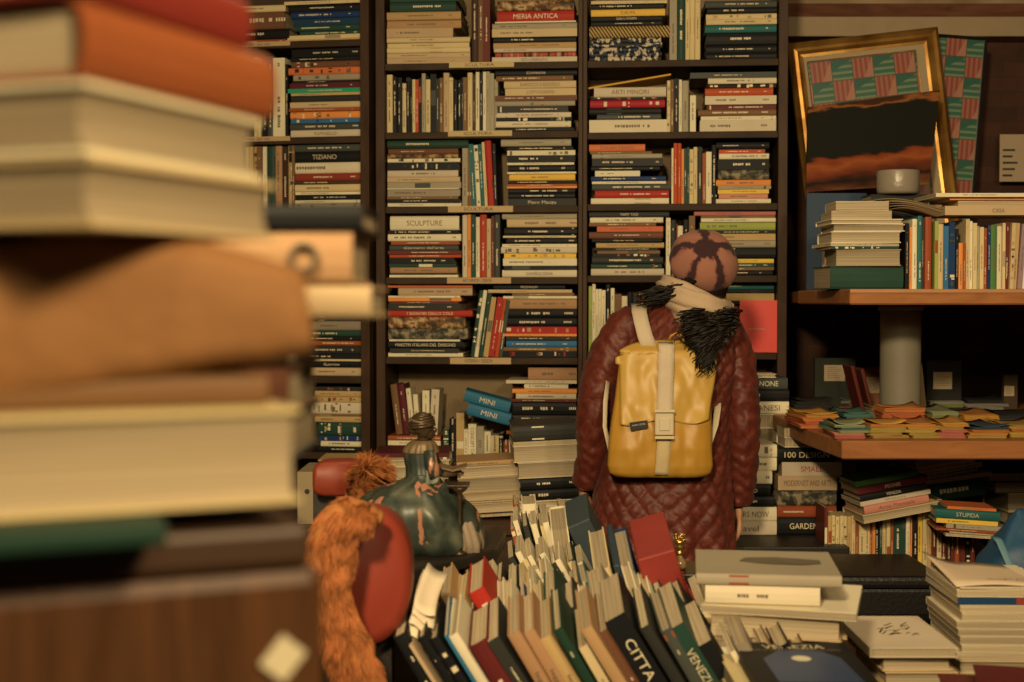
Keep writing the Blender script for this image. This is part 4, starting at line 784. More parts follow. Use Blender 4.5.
for (x0,x1,yb,Y,cs,wh) in BP:
    a,b=at(x0,yb,Y),at(x1,yb,Y); W=b.x-a.x; z=ZT+.0006; D_=.20 if Y>4.1 else .19
    if 4.1<Y<4.3 and x0 in(883,): D_=.10
    for i,c in enumerate(cs):
        T=.0066 if Y<4.1 else (.0125 if (x0==883) else .0095); rz=R(rnd.uniform(-7,7)); nsame=[k for k,q in enumerate(cs) if q==c]
        root=empty('booklet',Matrix.Translation((a.x+W/2+rnd.uniform(-.004,.004),Y+D_/2,z))@Matrix.Rotation(rz,4,'Z'))
        curl=.012 if i==len(cs)-1 else 0
        mt=pmat(BC[c][0].replace('-','_')+'_paper',BC[c][1],.75,.1,12)
        bm=bmesh.new(); nl=4
        for k in range(nl): # a stapled booklet: cover and inner leaves, fanned slightly
            dx_=rnd.uniform(-.0025,.0025); dy_=rnd.uniform(-.0025,.0025); box(bm,-W/2+dx_,W/2+dx_,-D_/2+dy_,D_/2+dy_,k*T/nl,(k+.8)*T/nl)
        bmo('leaves',bm,mt,root)
        gr=[]
        for ii in range(7):
            t=ii/6; gr.append([Vector((-W/2+W*t,-D_/2+D_*jj/4,T+.0006+curl*(abs(2*t-1)**3)*(.5+.5*math.sin(x0+jj)))) for jj in range(5)])
        sheet('cover',gr,.0008,mt,root)
        nm=BC[c][0]; k=nsame.index(i); L=len(nsame)
        pos='the only '+nm+' one' if L==1 else (('lowest','topmost')[k==L-1] if k in (0,L-1) else ORD[k]+' up')+' of the '+nm+' ones'
        tag(root,f'{nm} booklet, {pos}, {wh}','booklet','booklets, '+wh); z+=T+.0014
# loose leaning sheets at the back of the table
for i,(x,y,Y,c,l) in enumerate(((935,404,4.75,'r','slim red folder lying askew behind the column'),(985,404,4.7,'s','grey sheet of card lying on the far booklets'))):
    pass
# ---------------- bench and piles below, right
BY=4.45
bench=empty('bench',Matrix.Translation((0,0,0))); tag(bench,'low black bench under the piles beside the coat','bench')
zb1=at(800,536,BY).z; xb0,xb1=at(722,536,4.3).x,at(846,536,4.3).x
boxobj('bench_top',(xb0,xb1,4.25,4.82,zb1-.03,zb1),pmat('black_painted_wood',(.012,.011,.010),.45),bench,bev=.004)
boxobj('front_panel',(xb0+.02,xb1-.02,4.29,4.31,0,zb1-.031),pmat('black_panel',(.010,.010,.010),.3),bench)
for a in (xb0+.02,xb1-.05): boxobj('side_panel',(a,a+.03,4.312,4.8,0,zb1-.031),pmat('black_painted_wood',(.012,.011,.010),.45),bench)
F1=Frame((0,4.45),0); F1.dmax=.33
stack(F1,'in pile beside the hand, below the long coat',712,777,445,535.5,'w13(4,0) w13(4,0) w13(5,5) k12(4,6)=Novello k11(4,2) w14(0,0)=COLOURS_NOW! w14(2,0)=Travel'.replace('!',''),zbase=zb1+.0005,D=.24,dep=0)
stack(F1,'in pile right of the lettered white pile',776,841,428,535.5,'n8!(8,14) w9!(8,14) k13(2,6)=100_DESIGN w12(6,-1)=~SMALL c12.5(2,4)=MODERNIST_AND_ARTS w14(2,4)=#grey R10(2,4) k15(1,2)=GARDENIA',zbase=zb1+.0005,D=.24,dep=.01)
F2=Frame((0,4.74),0)
# taller pile behind
hp=stack(F2,'in tall pile behind the coat sleeve',737,790,374,448,'w4!(8,14) S12(0,2)=ALLINONE k12(1,1) w13(0,1)=PIRANESI w14!(0,3) w14!(0,10) w6!(0,8)',zbase=at(760,448,4.74).z,D=.2,dep=0)
o=boxobj('box',(at(737,448,4.74).x,at(779,448,4.74).x,4.735,4.815,zb1+.0006,at(760,448,4.74).z-.0006),pmat('brown_cardboard',(.10,.06,.03),.8),bev=.002); tag(o,'brown cardboard box under the tall pile behind the coat sleeve','box')
# red book shown face-on on the right bookcase shelf
a=FR.uv(739,351,.01); b=FR.uv(777,299,.01); FW,FH=b[0]-a[0],b[1]-a[1]
o=book(.012,FH,FW,'r',FR.M(a[0]+FW,.012,zR[4]+.0006)@Matrix.Rotation(R(4),4,'X')@Matrix.Rotation(PI/2,4,'Z')@Matrix.Translation((-.012,0,0)),plain=True,hard=False)
o.matrix_basis=FR.M(a[0],.02,zR[4]+.0006)@Matrix.Rotation(R(-2.5),4,'Y')@Matrix(((0,1,0,0),(1,0,0,0),(0,0,1,0),(0,0,0,1)))
o.matrix_basis=FR.M(a[0]+.002,.022,zR[4]+.001)@Matrix.Rotation(R(-90),4,'Z')@Matrix.Translation((-.0,0,0))
for c_ in o.children:
    if c_.name.startswith('cover'): c_.data.materials[0]=pmat('bright_red_cover',(.80,.115,.05),.45,.05,9)
t=link('title',textmesh('ROSSO VENEZIANO',.006,.055).copy(),INKL,o); t.matrix_basis=Matrix.Translation((.0128,FW*.45,FH*.45))@Matrix.Rotation(PI/2,4,'Z')
tag(o,'bright red book facing out at the right end of the shelf beside the shoulder','book')
# ---------------- upright row, PEONIE pile and neighbours under the booklet table
zs2=at(870,566,4.3).z; low=empty('low_shelf',Matrix.Translation((0,0,0))); tag(low,'low dark shelf unit carrying the upright paperbacks under the booklet table','shelf')
lx0,lx1=at(815,566,4.2).x,at(1030,566,4.2).x+.35
lx0=max(lx0,xb1+.003)
boxobj('board',(lx0,lx1,4.2,4.84,zs2-.03,zs2),dwood,low,bev=.002)
for a in (lx0,lx1-.03): boxobj('side_panel',(a,a+.03,4.2,4.84,0,zs2-.031),dwood,low)
F3=Frame((0,4.28),0); F3.dmax=.4
row(F3,'in the upright row under the flat pile',825,565,'m3/58 t4/50 c4/50 c4/49 c4/50 c4/49 t4/49 c4/50 R3/56 c6/58 c5/57 R3/56 o3/55 k4/56 g3/50 c4/55 c4/55 R3/52 g8/64 g4/62 w4/64 o3/62 k5/66 y5/66 c5/62 t4/62 m6/66 c5/66 m4/50 a4/50 m5/52 R5/50 m5/51 k5/52 m5/50',zbase=zs2+.0005,D=.16)
zp=zs2+.0005+68*4.28/FPX+.002
def pile(px,Y,z,items,where,way='down',group=None,roll=0,yaw=0,pr=.25):
    """items bottom to top: (colour,T,W,D,dx,yaw,fore,title)"""
    B0=Matrix.Translation((at(px,500,Y).x,Y,z))@Matrix.Rotation(R(yaw),4,'Z')@Matrix.Rotation(R(roll),4,'Y'); z0_=z; out=[]
    for it in items:
        c,T,W,D,dx_,yaw_,fo=it[:7]; ti=it[7] if len(it)>7 else None
        M=B0@Matrix.Translation((dx_,0,z-z0_))@Matrix.Rotation(R(yaw_),4,'Z')
        if fo: M=M@Matrix.Translation((W,D,0))@Matrix.Rotation(PI,4,'Z')
        M=M@Matrix.Translation((0,0,T-.0006))@FLAT
        o=book(T-.001,W,D,c,M,title=ti,hard=T>.015,plain=bool(fo),flipt=True); out.append((o,c,T)); z+=T
    out.reverse(); label_books(out,where,'down',group or 'books '+where); return z
for sx_ in (): pass
zq=zp
zl=at(848,524,4.2).z
pile(864,4.2,zl,[('c',.026,.235,.20,.0,4,1),('p',.026,.20,.19,.008,5,0,'Arte Floreale'),('w',.014,.215,.19,.0,4,0,'PITTURA & VITA'),('k',.020,.205,.18,.002,4,0,'VENEZIA'),('m',.024,.215,.18,-.002,4,0,'PEONIE'),('G',.018,.195,.17,-.005,4,0)],'in the slanting pile, topped by olive one',roll=-10)
pile(924,4.42,at(930,503,4.42).z,[('g',.055,.20,.15,0,3,0),('c',.014,.22,.19,.01,6,1),('g',.012,.2,.19,.0,14,1),('w',.014,.23,.19,-.005,16,1),('c',.016,.21,.18,-.01,14,1),('t',.03,.155,.18,-.012,12,1)],'in the low pile right of the slanting pile',roll=-7)
pile(946,4.14,at(950,536,4.14).z,[('w',.008,.17,.13,.0,-6,1),('g',.008,.16,.13,.01,-4,1),('R',.008,.19,.15,-.03,-6,0),('s',.014,.17,.14,.0,-8,0),('y',.014,.175,.14,-.03,-6,0),('T',.028,.185,.14,-.035,-6,0,'STUPIDA'),('o',.009,.14,.13,.0,-4,0)],'in the bright pile with teal book at right',roll=3)
pile(1008,4.45,zs2+.001,[('S',.10,.2,.2,0,0,0),('K',.04,.2,.2,0,0,0),('c',.06,.2,.2,0,4,1),('n',.035,.22,.2,-.04,4,1),('S',.03,.24,.2,-.06,8,1)],'in the dim pile by the right edge')
# ---------------- black trunk in front
tr=empty('trunk',Matrix.Translation((0,0,0))); tag(tr,'long black leather trunk with rolled top edge, behind the pale pile','trunk')
tx0,tx1=at(762,575,3.9).x,at(932,575,3.9).x; ztr=at(850,570,3.9).z
blk=pmat('black_leather',(.010,.009,.009),.42,.15,20,.3,spec=.3)
boxobj('trunk_body',(tx0,tx1,3.82,4.15,.02,ztr-.035),blk,tr,bev=.01)
boxobj('trunk_lid',(tx0-.01,tx1+.01,3.805,4.16,ztr-.034,ztr),blk,tr,bev=.012)
bm=bmesh.new(); tube(bm,[(tx0,3.815,ztr-.115),(tx1,3.815,ztr-.115)],.012,12); bmo('rolled_band',bm,blk,tr)
for a in (tx0+.02,tx1-.02): boxobj('corner_bracket',(a-.02,a+.02,3.80,3.85,ztr-.3,ztr-.25),pmat('dull_brass',(.2,.13,.05),.4,metal=.8),tr,bev=.004)
# ---------------- middle bookcase, low compartment
FM.lim=(.034,WM-.017)
zb5=zM[5]
flat5=stack(FM,'lying under the leaning books, bottom shelf of middle bookcase',386,441,436,462,'R5 w5 k6 c5 n5',zbase=zb5,D=.22)
u,z5=FM.uv(400,436,.02)
row(FM,'on the flat books, bottom shelf of middle bookcase',396,436,'n7/50@-7 m7/50@-7 w5/46@-6 w5/40@-4 _2 w7/44 w8/45@3',zbase=z5+.001,dep=.05,D=.16)
row(FM,'in upright row, bottom shelf of middle bookcase',443,462,'g6/32 k7/42 t8/48 w4/32 w8/37=CONCEPT_CAR s8/35=BMW w7/30 c8/26 k4/28 R6/20 k4/24',zbase=zb5,dep=.01)
stack(FM,'in right pile, bottom shelf of middle bookcase',508,580,368,462,'t11(20,0) w3(-2,3) w5(16,12) o4(4,0) w5(8,4) m2.5(2,0) k12(2,4) K6(3,3) k8(0,5) R3.5(-2,9) K14(8,0) n10(8,0)',zbase=zb5)
def lean_book(px,py,Y,W,T,D,c,roll,title,label,group,yaw=0):
    p=at(px,py,Y); M=Matrix.Translation(p)@Matrix.Rotation(R(yaw),4,'Z')@Matrix.Rotation(R(roll),4,'Y')@Matrix.Translation((0,0,T))@FLAT
    o=book(T-.0005,W,D,c,M,title=title,flipt=True); tag(o,label,'book',group); return o
lean_book(466,414.5,4.97,.155,.042,.16,'B',15,'MINI','lower of the two blue books lying aslant on the upright row','slanting blue books')
lean_book(463,401,4.97,.165,.040,.16,'B',15,'MINI','upper of the two blue books lying aslant on the upright row','slanting blue books')
# ---------------- low cabinet and the piles behind the figurine
zc_=at(520,522,4.35).z; cab=empty('low_cabinet'); tag(cab,'low dark cabinet carrying the piles between figurine and bookcase','cabinet')
cx0,cx1=at(285,522,4.3).x,at(574,522,4.3).x
boxobj('cabinet_top',(cx0,cx1,4.28,4.84,zc_-.03,zc_),dwood,cab,bev=.002); boxobj('cabinet_body',(cx0+.01,cx1-.01,4.3,4.83,.03,zc_-.0305),dwood2,cab)
for a in (cx0+.2,(cx0+cx1)/2,cx1-.2): boxobj('door_knob',(a-.01,a+.01,4.28,4.2995,.4,.42),pmat('dull_brass',(.2,.13,.05),.4,metal=.8),cab,bev=.004)
z=pile(466,4.40,zc_+.001,[('k',.016,.20,.24,0,3,1),('c',.030,.19,.24,-.02,3,1),('S',.008,.2,.22,-.01,4,1),('t',.028,.2,.24,-.02,3,1),('c',.046,.215,.25,-.02,2,1),('w',.034,.19,.25,-.01,3,1),('t',.016,.2,.22,-.02,2,0)],'in pile between figurine and coat',roll=-3)
z=pile(520,4.36,zc_+.001,[('s',.022,.19,.22,0,5,1),('c',.018,.185,.22,0,5,1),('w',.02,.185,.22,.0,5,1),('k',.034,.18,.24,.006,4,0),('k',.036,.18,.24,.006,4,0),('w',.05,.18,.25,.0,3,1),('w',.052,.20,.25,-.012,3,1),('c',.012,.2,.24,-.01,3,1),('K',.05,.20,.25,-.01,3,0)],'in pile against the left coat sleeve',roll=-2.5)
z=pile(372,4.45,zc_+.001,[('k',.05,.22,.24,0,0,0),('c',.04,.24,.24,0,2,1),('w',.03,.22,.24,.01,0,1),('s',.035,.24,.24,0,-2,1),('w',.025,.25,.24,-.005,1,1),('n',.008,.24,.24,.0,1,0),('m',.012,.235,.24,.006,1,0)],'in pile behind the figurine head')
z=pile(318,4.40,zc_+.001,[('c',.06,.15,.2,0,0,1),('s',.05,.14,.2,0,3,1),('B',.03,.13,.2,.01,-3,1),('w',.025,.14,.2,-.005,2,1),('t',.02,.13,.2,0,0,1)],'in pile left of the far fur')
bx=boxobj('box_file',(0,.055,0,.25,0,.16),pmat('beige_board',(.32,.25,.15),.8,.1),None,Matrix.Translation((at(303,500,4.35).x-.01,4.3,zc_+.0006)),bev=.002); tag(bx,'beige box file with a finger hole, left of the far fur throw','box file')
bm=bmesh.new(); tube(bm,[(.03,-.001,.10),(.03,.0,.10)],.008,16); bmo('finger_hole',bm,INKD,bx)
# ---------------- sales table with the heap of books
ZB=.715
tb=empty('table'); tag(tb,'dark display table buried under the heap of second-hand books','table')
slab('table_top',[(-.07,1.84),(1.45,1.84),(1.45,3.10),(.42,3.10),(.42,3.55),(-.07,3.55)],ZB-.03,ZB,dwood,tb)
for x,y in ((-.03,1.9),(1.4,1.9),(1.4,3.05),(-.03,3.5),(.38,3.5)): boxobj('leg',(x-.025,x+.025,y-.025,y+.025,0,ZB-.0305),dwood,tb)
def heap(Y,xt,spec,where,H0,lean=-30,tilt=8,D=.19,xbase=None,**k):
    F=Frame((0,Y),0); F.dmax=.9; pp=Y/FPX; x0=xt-H0*math.sin(R(lean))
    yb=300+ (CAMZ-ZB)/Y*FPX
    return row(F,where,x0,yb,spec,dep=0,D=D,zbase=ZB+.0005,H0=H0,lean=lean,tilt=tilt,jit=.03,lift=.02,mess=1.5,**k)
heap(2.10,393,'k15/165 c4/160 k9/160 k10/155 B4/158 w11/158 m22/148 K13/158 t14/162=leggere_venezia t14/162=leggere_venezia t14/162=leggere_venezia g10/175 c10/150 t13/166=LENA n11/160 k23/178=CITTA_di_Venezia K12/168 S12/160 g20/170=VENEZIA_&_GIORGIO k15/158 w6/140 s14/150 w8/132 n10/138 k15/142 m12/130 w8/116 K10/118','in the front leaning row of the heap',162,hardp=.85,D=.18)
heap(2.34,440,'t11/144 t11/142 K3/134 r18/154 w8/134 w7/140 b5/134 w9/134 c8/136 g14/144 K12/132 w9/136 w8/134 s18/152 S6/134 w10/144 w10/139 g9/134 w9/129 K11/142 w8/134 c9/136 k9/132 s10/134 n9/140 w9/134 k12/134','in the second leaning row of the heap',143,hardp=.75,lean=-31,tilt=7,D=.17)
heap(2.58,478,'g5/114 w5/118 k5/120 w5/112 K5/116 c5/118 B5/113 w5/118 k4/116 w8/124 K9/118 w5/112 n5/116 T9/118','in the third leaning row of the heap',130,hardp=.75,lean=-31,tilt=4,D=.17)
heap(2.82,500,'K6/103 w6/106 c5/106 w5/110 n5/106 w6/106 K5/103 w8/108 c5/100 g5/106 w6/106','in the fourth leaning row of the heap',118,hardp=.75,lean=-27,tilt=3,D=.17)
heap(3.05,510,'R4/106 w5/110 K6/108 w6/103 c5/100 w6/106 n4/100 w6/100 k6/104 w7/100 S5/98 w6/100','in the fifth leaning row of the heap',112,hardp=.75,lean=-15,tilt=2,D=.17)
heap(3.30,511,'R3/92 R3/95 w4/90 w15/98 K8/84 w5/78 w7/79 c4/92 t4/91 c3/88 w6/86 S5/84 g5/85','in the back upright row of the heap',95,lean=-2,tilt=0,hardp=.75,D=.17)
# big slip-case books leaning on the right of the heap
def slipcase(px,py,Y,H,T,D,mat,lean,label,tilt=12):
    p=at(px,py,Y); M0=Matrix.Rotation(R(tilt),4,'X')@Matrix.Rotation(R(lean),4,'Y'); o=boxobj('slipcase_book',(0,T,0,D,0,H),mat,None,Matrix.Translation(p-M0@Vector((0,0,H)))@M0,bev=.003); tag(o,label,'book'); return o
def slant(px,py,Y,H,T,D,c,lean,label,yaw=0,tilt=0,fore=False,title=None):
    p=at(px,py,Y); ln=R(lean)
    # px,py is where the upper-left spine corner shows; find the foot from it
    M0=Matrix.Rotation(R(yaw),4,'Z')@Matrix.Rotation(R(tilt),4,'X')@Matrix.Rotation(ln,4,'Y'); top=M0@Vector((0,0,H))
    M=Matrix.Translation(p-top)@M0
    if fore: M=M@Matrix.Translation((T,D,0))@Matrix.Rotation(PI,4,'Z')
    o=book(T,H,D,c,M,hard=True,plain=fore,title=title); tag(o,label,'book'); return o
slant(594,572,2.52,.25,.030,.20,'c',-17,'thick cream art book leaning left, with green stains, before the navy slip-case',tilt=12)
slipcase(613,566,2.50,.25,.012,.20,pmat('navy_slipcase',(.018,.035,.055),.6,.1),-17,'navy slip-case leaning left against the cream art book')
slant(620,570,2.505,.245,.026,.19,'b',-17,'cream-paged navy book leaning between the navy and the red slip-case',tilt=12,fore=True)
slipcase(637,560,2.46,.275,.068,.19,pmat('orange_red_slipcase',(.22,.03,.018),.6,.15),-17,'large orange-red slip-case leaning at the right end of the heap')
slipcase(567,528,3.0,.25,.052,.16,pmat('slate_blue_slipcase',(.03,.045,.055),.6,.1),-25,'slate-blue slip-case leaning over the coat hem at the top of the heap')
slant(551,530,3.0,.23,.036,.17,'w',-8,'white-paged book standing left of the slate-blue slip-case',tilt=8,fore=True)
# loose paper sheets on the first books
pp_=empty('paper_sheaf',at(402,600,2.14).to_4d().to_3d() and Matrix.Translation(at(404,628,2.10))); tag(pp_,'sheaf of white papers stuck between the first black books of the front row','papers')
for k in range(4):
    g=[]
    for i in range(6):
        g.append([Vector((.004*k+.032*j/4+.014*i/5+.003*math.sin(i*.8+k),.022*i+.010*k,-.01+.012*k+.009*i+.005*math.sin(j*.9+k)-.016*j/4)) for j in range(5)])
    sheet('sheet',g,.001,pmat('white_paper',(.62,.54,.38),.7,.05),pp_)
# ---------------- white pile and its neighbours on the right
wp=[('w' if k%3 else 's',.0145,.235+.006*(k%3),.23,-.028+.005*((k*5)%4),-2+((k*3)%5),1) for k in range(9)]
wp+=[('c',.024,.22,.22,.012,3,1),('w',.020,.225,.22,.0,-2,0),('s',.010,.20,.2,.01,6,1),('t',.008,.22,.21,.006,1,1),('c',.036,.20,.215,.010,-14,1),('w',.013,.235,.22,-.002,-16,1),('w',.030,.175,.2,.004,-9,0),('s',.0185,.222,.215,-.010,-7,0)]
zt_=pile(703,2.20,ZB+.0006,wp,'in the tall pale pile before the trunk')
def decal(name,pts,z,mat,M,par=None):
    me=mesh(name,[(x,y,z) for x,y in pts],[tuple(range(len(pts)))]); return link(name,me,mat,par,M)
top=[o for o in COL.objects if o.get('label','').find('in the tall pale pile')>0][-1]
pc=decal('cover_picture',[(.06,.11),(.10,.09),(.16,.085),(.19,.10),(.19,.13),(.12,.15),(.07,.14)],0,pmat('olive_grey_ink',(.10,.085,.055),.6,.4,40),None,top); pc.matrix_basis=top.matrix_basis.inverted()@Matrix.Translation((at(703,500,2.2).x,2.2,zt_+.0006))@Matrix.Rotation(R(-7),4,'Z')
# pile carrying the Venice book
zv=pile(752,1.90,ZB+.0006,[('t',.03,.2,.24,-.03,0,1),('c',.03,.2,.24,-.02,0,1),('k',.03,.19,.24,-.03,2,1),('w',.03,.2,.24,-.01,-3,1),('S',.03,.19,.24,-.02,2,1),('c',.030,.2,.24,-.01,0,1)],'in the pile under the Venice book')
def coverbook(name,x,Y,z,W,D,T,yaw,c,label,art):
    root=empty(name,Matrix.Translation((x,Y,z))@Matrix.Rotation(R(yaw),4,'Z')); tag(root,label,'book')
    bm=bmesh.new(); box(bm,0,W,0,D,0,.0018); box(bm,0,W,0,D,T-.0018,T); box(bm,0,.0018,0,D,.0018,T-.0018); bmo('cover',bm,cmat(c),root)
    boxobj('pages',(.002,W-.004,.003,D-.003,.0019,T-.0019),PAGES,root); art(root,W,D,T+.0004); return root
def art_v(r,W,D,z):
    decal('cover_picture',[(.03,.02),(W-.02,.02),(W-.025,D*.62),(W*.72,D*.78),(W*.35,D*.80),(.028,D*.6)],z,pmat('night_blue',(.02,.05,.12),.4,.3,12),None,r)
    n=20; decal('moon',[(W*.5+.014*math.cos(2*PI*k/n),D*.60+.016*math.sin(2*PI*k/n)) for k in range(n)],z+.0003,pmat('moon_white',(.7,.66,.5),.5),None,r)
    t=link('title',textmesh('VENEZIA',.022,W*.55).copy(),INKL,r); t.matrix_basis=Matrix.Translation((W*.5,D*.88,z+.0003))@Matrix.Rotation(-PI/2,4,'X')
    t=link('title',textmesh('DALLE COLLEZIONI DEL MUSEO',.007,W*.8).copy(),INKM,r); t.matrix_basis=Matrix.Translation((W*.5,D*.80,z+.0005))@Matrix.Rotation(-PI/2,4,'X')
coverbook('book',at(738,652,2.13).x-.01,1.885,zv+.0006,.165,.245,.018,-1,'k','black and blue book lying face up with pale title and moon, lower edge',art_v)
def art_p(r,W,D,z): decal('cover_picture',[(.01,.02),(W-.012,.015),(W-.012,D-.02),(.012,D-.018)],z,pmat('faded_map_print',(.34,.22,.14),.7,.35,25),None,r)
z2=pile(884,2.32,ZB+.0006,[('c',.028,.13,.2,.0,2,1),('t',.026,.125,.2,.002,-3,1),('c',.026,.13,.2,-.006,2,1),('c',.024,.12,.2,.004,0,1),('c',.025,.115,.2,.0,3,1)],'in the small pile right of the pale one')
def art_b(r,W,D,z):
    bm=bmesh.new(); q=random.Random(4)
    for k in range(26):
        x=W*.28+W*.4*q.random(); y=D*.35+D*.35*q.random(); a=q.uniform(.3,1.2); l=q.uniform(.01,.03); v=[bm.verts.new(p) for p in ((x,y,z),(x+l*math.cos(a),y+l*math.sin(a),z),(x+l*math.cos(a)+.002,y+l*math.sin(a)-.002,z),(x+.003,y-.001,z))]; bm.faces.new(v)
    bmo('cover_picture',bm,pmat('sepia_ink',(.09,.06,.035),.7,.3,30),r)
coverbook('book',at(884,600,2.32).x-.025,2.31,z2+.0006,.145,.235,.016,0,'w','white hardback face up with a brown brush drawing, topping the small pile',art_b)
pk=[('w',.0125+.001*(k%3),.17+.004*(k%2),.2,.003*((k*7)%4)-.004,((k*5)%5)-2,1) for k in range(9)]
pk[7]=('b',.013,.172,.2,-.002,-1,0)
z3=pile(960,2.38,ZB+.0006,[('c',.034,.19,.21,0,-2,1),('t',.028,.185,.21,.004,2,1),('c',.022,.19,.21,-.004,0,1),('c',.024,.18,.21,.002,-2,1)]+pk,'in the tall paperback pile at right')
mg=empty('magazine',Matrix.Translation((at(960,500,2.38).x-.006,2.375,z3+.001))); tag(mg,'pale curling magazine lying on top of the tall paperback pile','magazine')
g=[]
for i in range(12):
    t=i/11; g.append([Vector((t*.165,.2*j/5,.003+.03*max(0,.35-t)**1.5*4*(j/5)+.004*math.sin(t*4))) for j in range(6)])
sheet('cover',g,.0015,pmat('pinkish_paper',(.50,.38,.28),.6,.1),mg); boxobj('leaves',(.006,.17,.0,.2,0,.0022),pmat('white_paper',(.62,.54,.38),.7,.05),mg)
t=link('title',textmesh('Giorgio Ruffolo',.010,.09).copy(),INKD,mg); t.matrix_basis=Matrix.Translation((.11,.04,.0085))@Matrix.Rotation(-PI/2,4,'X')
zf=pile(930,1.92,ZB+.0006,[('c',.04,.2,.2,0,2,1),('t',.035,.19,.2,.01,-2,1),('c',.03,.2,.2,0,0,1),('w',.025,.1,.2,0,-4,1)],'in the low front pile at lower right')
coverbook('book',at(862,660,2.0).x,1.90,ZB+.105,.085,.22,.018,-3,'s','flat book with a faded print between the Venice book and the cream pile',art_p)
pile(862,1.93,ZB+.0006,[('n',.05,.08,.2,0,0,1),('c',.052,.085,.2,0,1,1)],'under the faded print book')
pile(984,1.93,zf+.0006,[('m',.022,.12,.2,-.03,-8,0),('m',.02,.1,.18,.0,-14,0)],'lying on the low front pile')
# magazines and the blue bag at the right edge
zm=pile(972,2.72,ZB+.0006,[('c',.04,.26,.2,0,0,1),('n',.04,.25,.2,0,2,1),('w',.035,.26,.2,0,-2,1),('k',.012,.25,.2,-.01,-8,1),('s',.010,.25,.2,-.015,-10,1),('t',.010,.25,.2,-.01,-6,1),('k',.012,.25,.2,-.02,-9,0)],'under the blue bag')
bg=empty('bag',Matrix.Translation((at(984,560,2.74).x,2.74,zm+.001))); tag(bg,'blue fabric bag with a pale blue strap, at the right edge','bag')
bl_=pmat('blue_nylon',(.006,.045,.12),.5,.15,8,.3); rings=[]
for i in range(15):
    t=i/14; h=.145*t; l=.005+.085*t**1.1; r_=.26-.03*t; d=.075*(1-t**1.6)+.006; rg=[]
    for k in range(36):
        a=2*PI*k/36; e=.5; X=math.copysign(abs(math.cos(a))**e,math.cos(a)); Yy=math.copysign(abs(math.sin(a))**e,math.sin(a)); w_=.005*noise.noise(Vector((X*2,Yy*2,t*5)))
        rg.append(Vector(((l+r_)/2+((r_-l)/2+w_)*X,.08+(d+w_)*Yy,h+.008*X*t)))
    rings.append(rg)
vs,fs=loft(rings); link('bag_body',mesh('bag_body',vs,fs,smooth=True),bl_,bg)
pb_=pmat('pale_blue_webbing',(.08,.17,.22),.6,.05,40)
ribbon('strap',[(.035,.045,.09),(.036,.020,.085),(.045,-.005,.05),(.055,-.012,.02),(.07,-.014,.004),(.11,-.016,.003)],.014,pb_,bg)
# ---------------- dark box, gilt bottle, red cord and magazine behind the pale pile
db=boxobj('box',(at(664,600,2.72).x,at(706,600,2.72).x,2.72,2.86,ZB+.0006,at(680,574,2.72).z),pmat('black_lacquer_box',(.012,.011,.011),.35,.1),bev=.003); tag(db,'black lacquered box between the red book and the pale pile','box')
bt=empty('bottle',Matrix.Translation((at(680,573,2.76).x,2.77,at(680,574,2.72).z+.0004))); tag(bt,'small gilt and glass bottle standing on the black lacquered box','bottle')
gold=pmat('polished_gold',(.55,.36,.11),.25,.1,20,metal=.9)
def lathe(name,prof,mat,par,seg=28,M=None):
    bm=bmesh.new(); rg=[[bm.verts.new((r*math.cos(2*PI*k/seg),r*math.sin(2*PI*k/seg),z)) for k in range(seg)] for r,z in prof]
    for i in range(len(rg)-1):
        for k in range(seg): bm.faces.new((rg[i][k],rg[i][(k+1)%seg],rg[i+1][(k+1)%seg],rg[i+1][k]))
    bm.faces.new(rg[0]); bm.faces.new(rg[-1]); return bmo(name,bm,mat,par,M,smooth=True)
gl=pmat('amber_glass',(.30,.22,.09),.12,.1,10,spec=.8)
lathe('glass_body',[(.006,0),(.012,.001),(.014,.006),(.013,.014),(.009,.020),(.006,.024),(.006,.028)],gl,bt)
lathe('gilt_neck',[(.007,.028),(.009,.029),(.009,.034),(.006,.036),(.009,.039),(.010,.046),(.008,.050),(.012,.052),(.012,.056),(.006,.057)],gold,bt)
for k in range(10):
    bm=bmesh.new(); a=2*PI*k/10; c=Vector((.0115*math.cos(a),.0115*math.sin(a),.062)); n=Vector((-math.sin(a),math.cos(a),0)); up=Vector((0,0,1)); tube(bm,[c+(n*math.cos(q)*.004+up*math.sin(q)*.006) for q in [2*PI*i/10 for i in range(11)]],.0011,5,cap=False); bmo('chain_link',bm,gold,bt)
cd_=empty('cord',Matrix.Translation(at(680,580,2.66))); tag(cd_,'twisted red cord ending in a red cloth tab, hanging before the black box','cord')
pts=[at(*q)-at(680,580,2.66) for q in ((681,574,2.71),(682,582,2.66),(688,592,2.62),(697,598,2.6),(708,602,2.58),(718,612,2.56),(728,626,2.54),(738,642,2.52))]
redm=pmat('red_cord',(.26,.022,.015),.7,.1,60,.4)
for ph in (0,PI):
    dense=[]; 
    for i in range(len(pts)-1):
        for k in range(10): dense.append(pts[i].lerp(pts[i+1],k/10))
    bm=bmesh.new(); tube(bm,[p+Vector((.0028*math.cos(i*.8+ph),.0028*math.sin(i*.8+ph),.0028*math.cos(i*.8+ph))) for i,p in enumerate(dense)],.0035,8); bmo('strand',bm,redm,cd_)
g=[[at(708+26*j/4,590+22*j/4+14*i/4+2*math.sin(j*2),2.55-.005*math.sin(i+j))-at(680,580,2.66) for j in range(5)] for i in range(5)]
sheet('cloth_tab',g,.003,pmat('red_cloth',(.20,.02,.014),.85,.1,40),cd_)
mz=empty('magazine',Matrix.Translation((at(683,650,2.66).x,2.655,ZB+.0006))); tag(mz,'upright magazine with orange, blue and white bands, before the black box','magazine')
hm=at(690,606,2.66).z-ZB-.001; wm=at(716,606,2.66).x-at(683,606,2.66).x
boxobj('leaves',(0,wm,0,.008,0,hm),pmat('white_paper',(.62,.54,.38),.7,.05),mz)
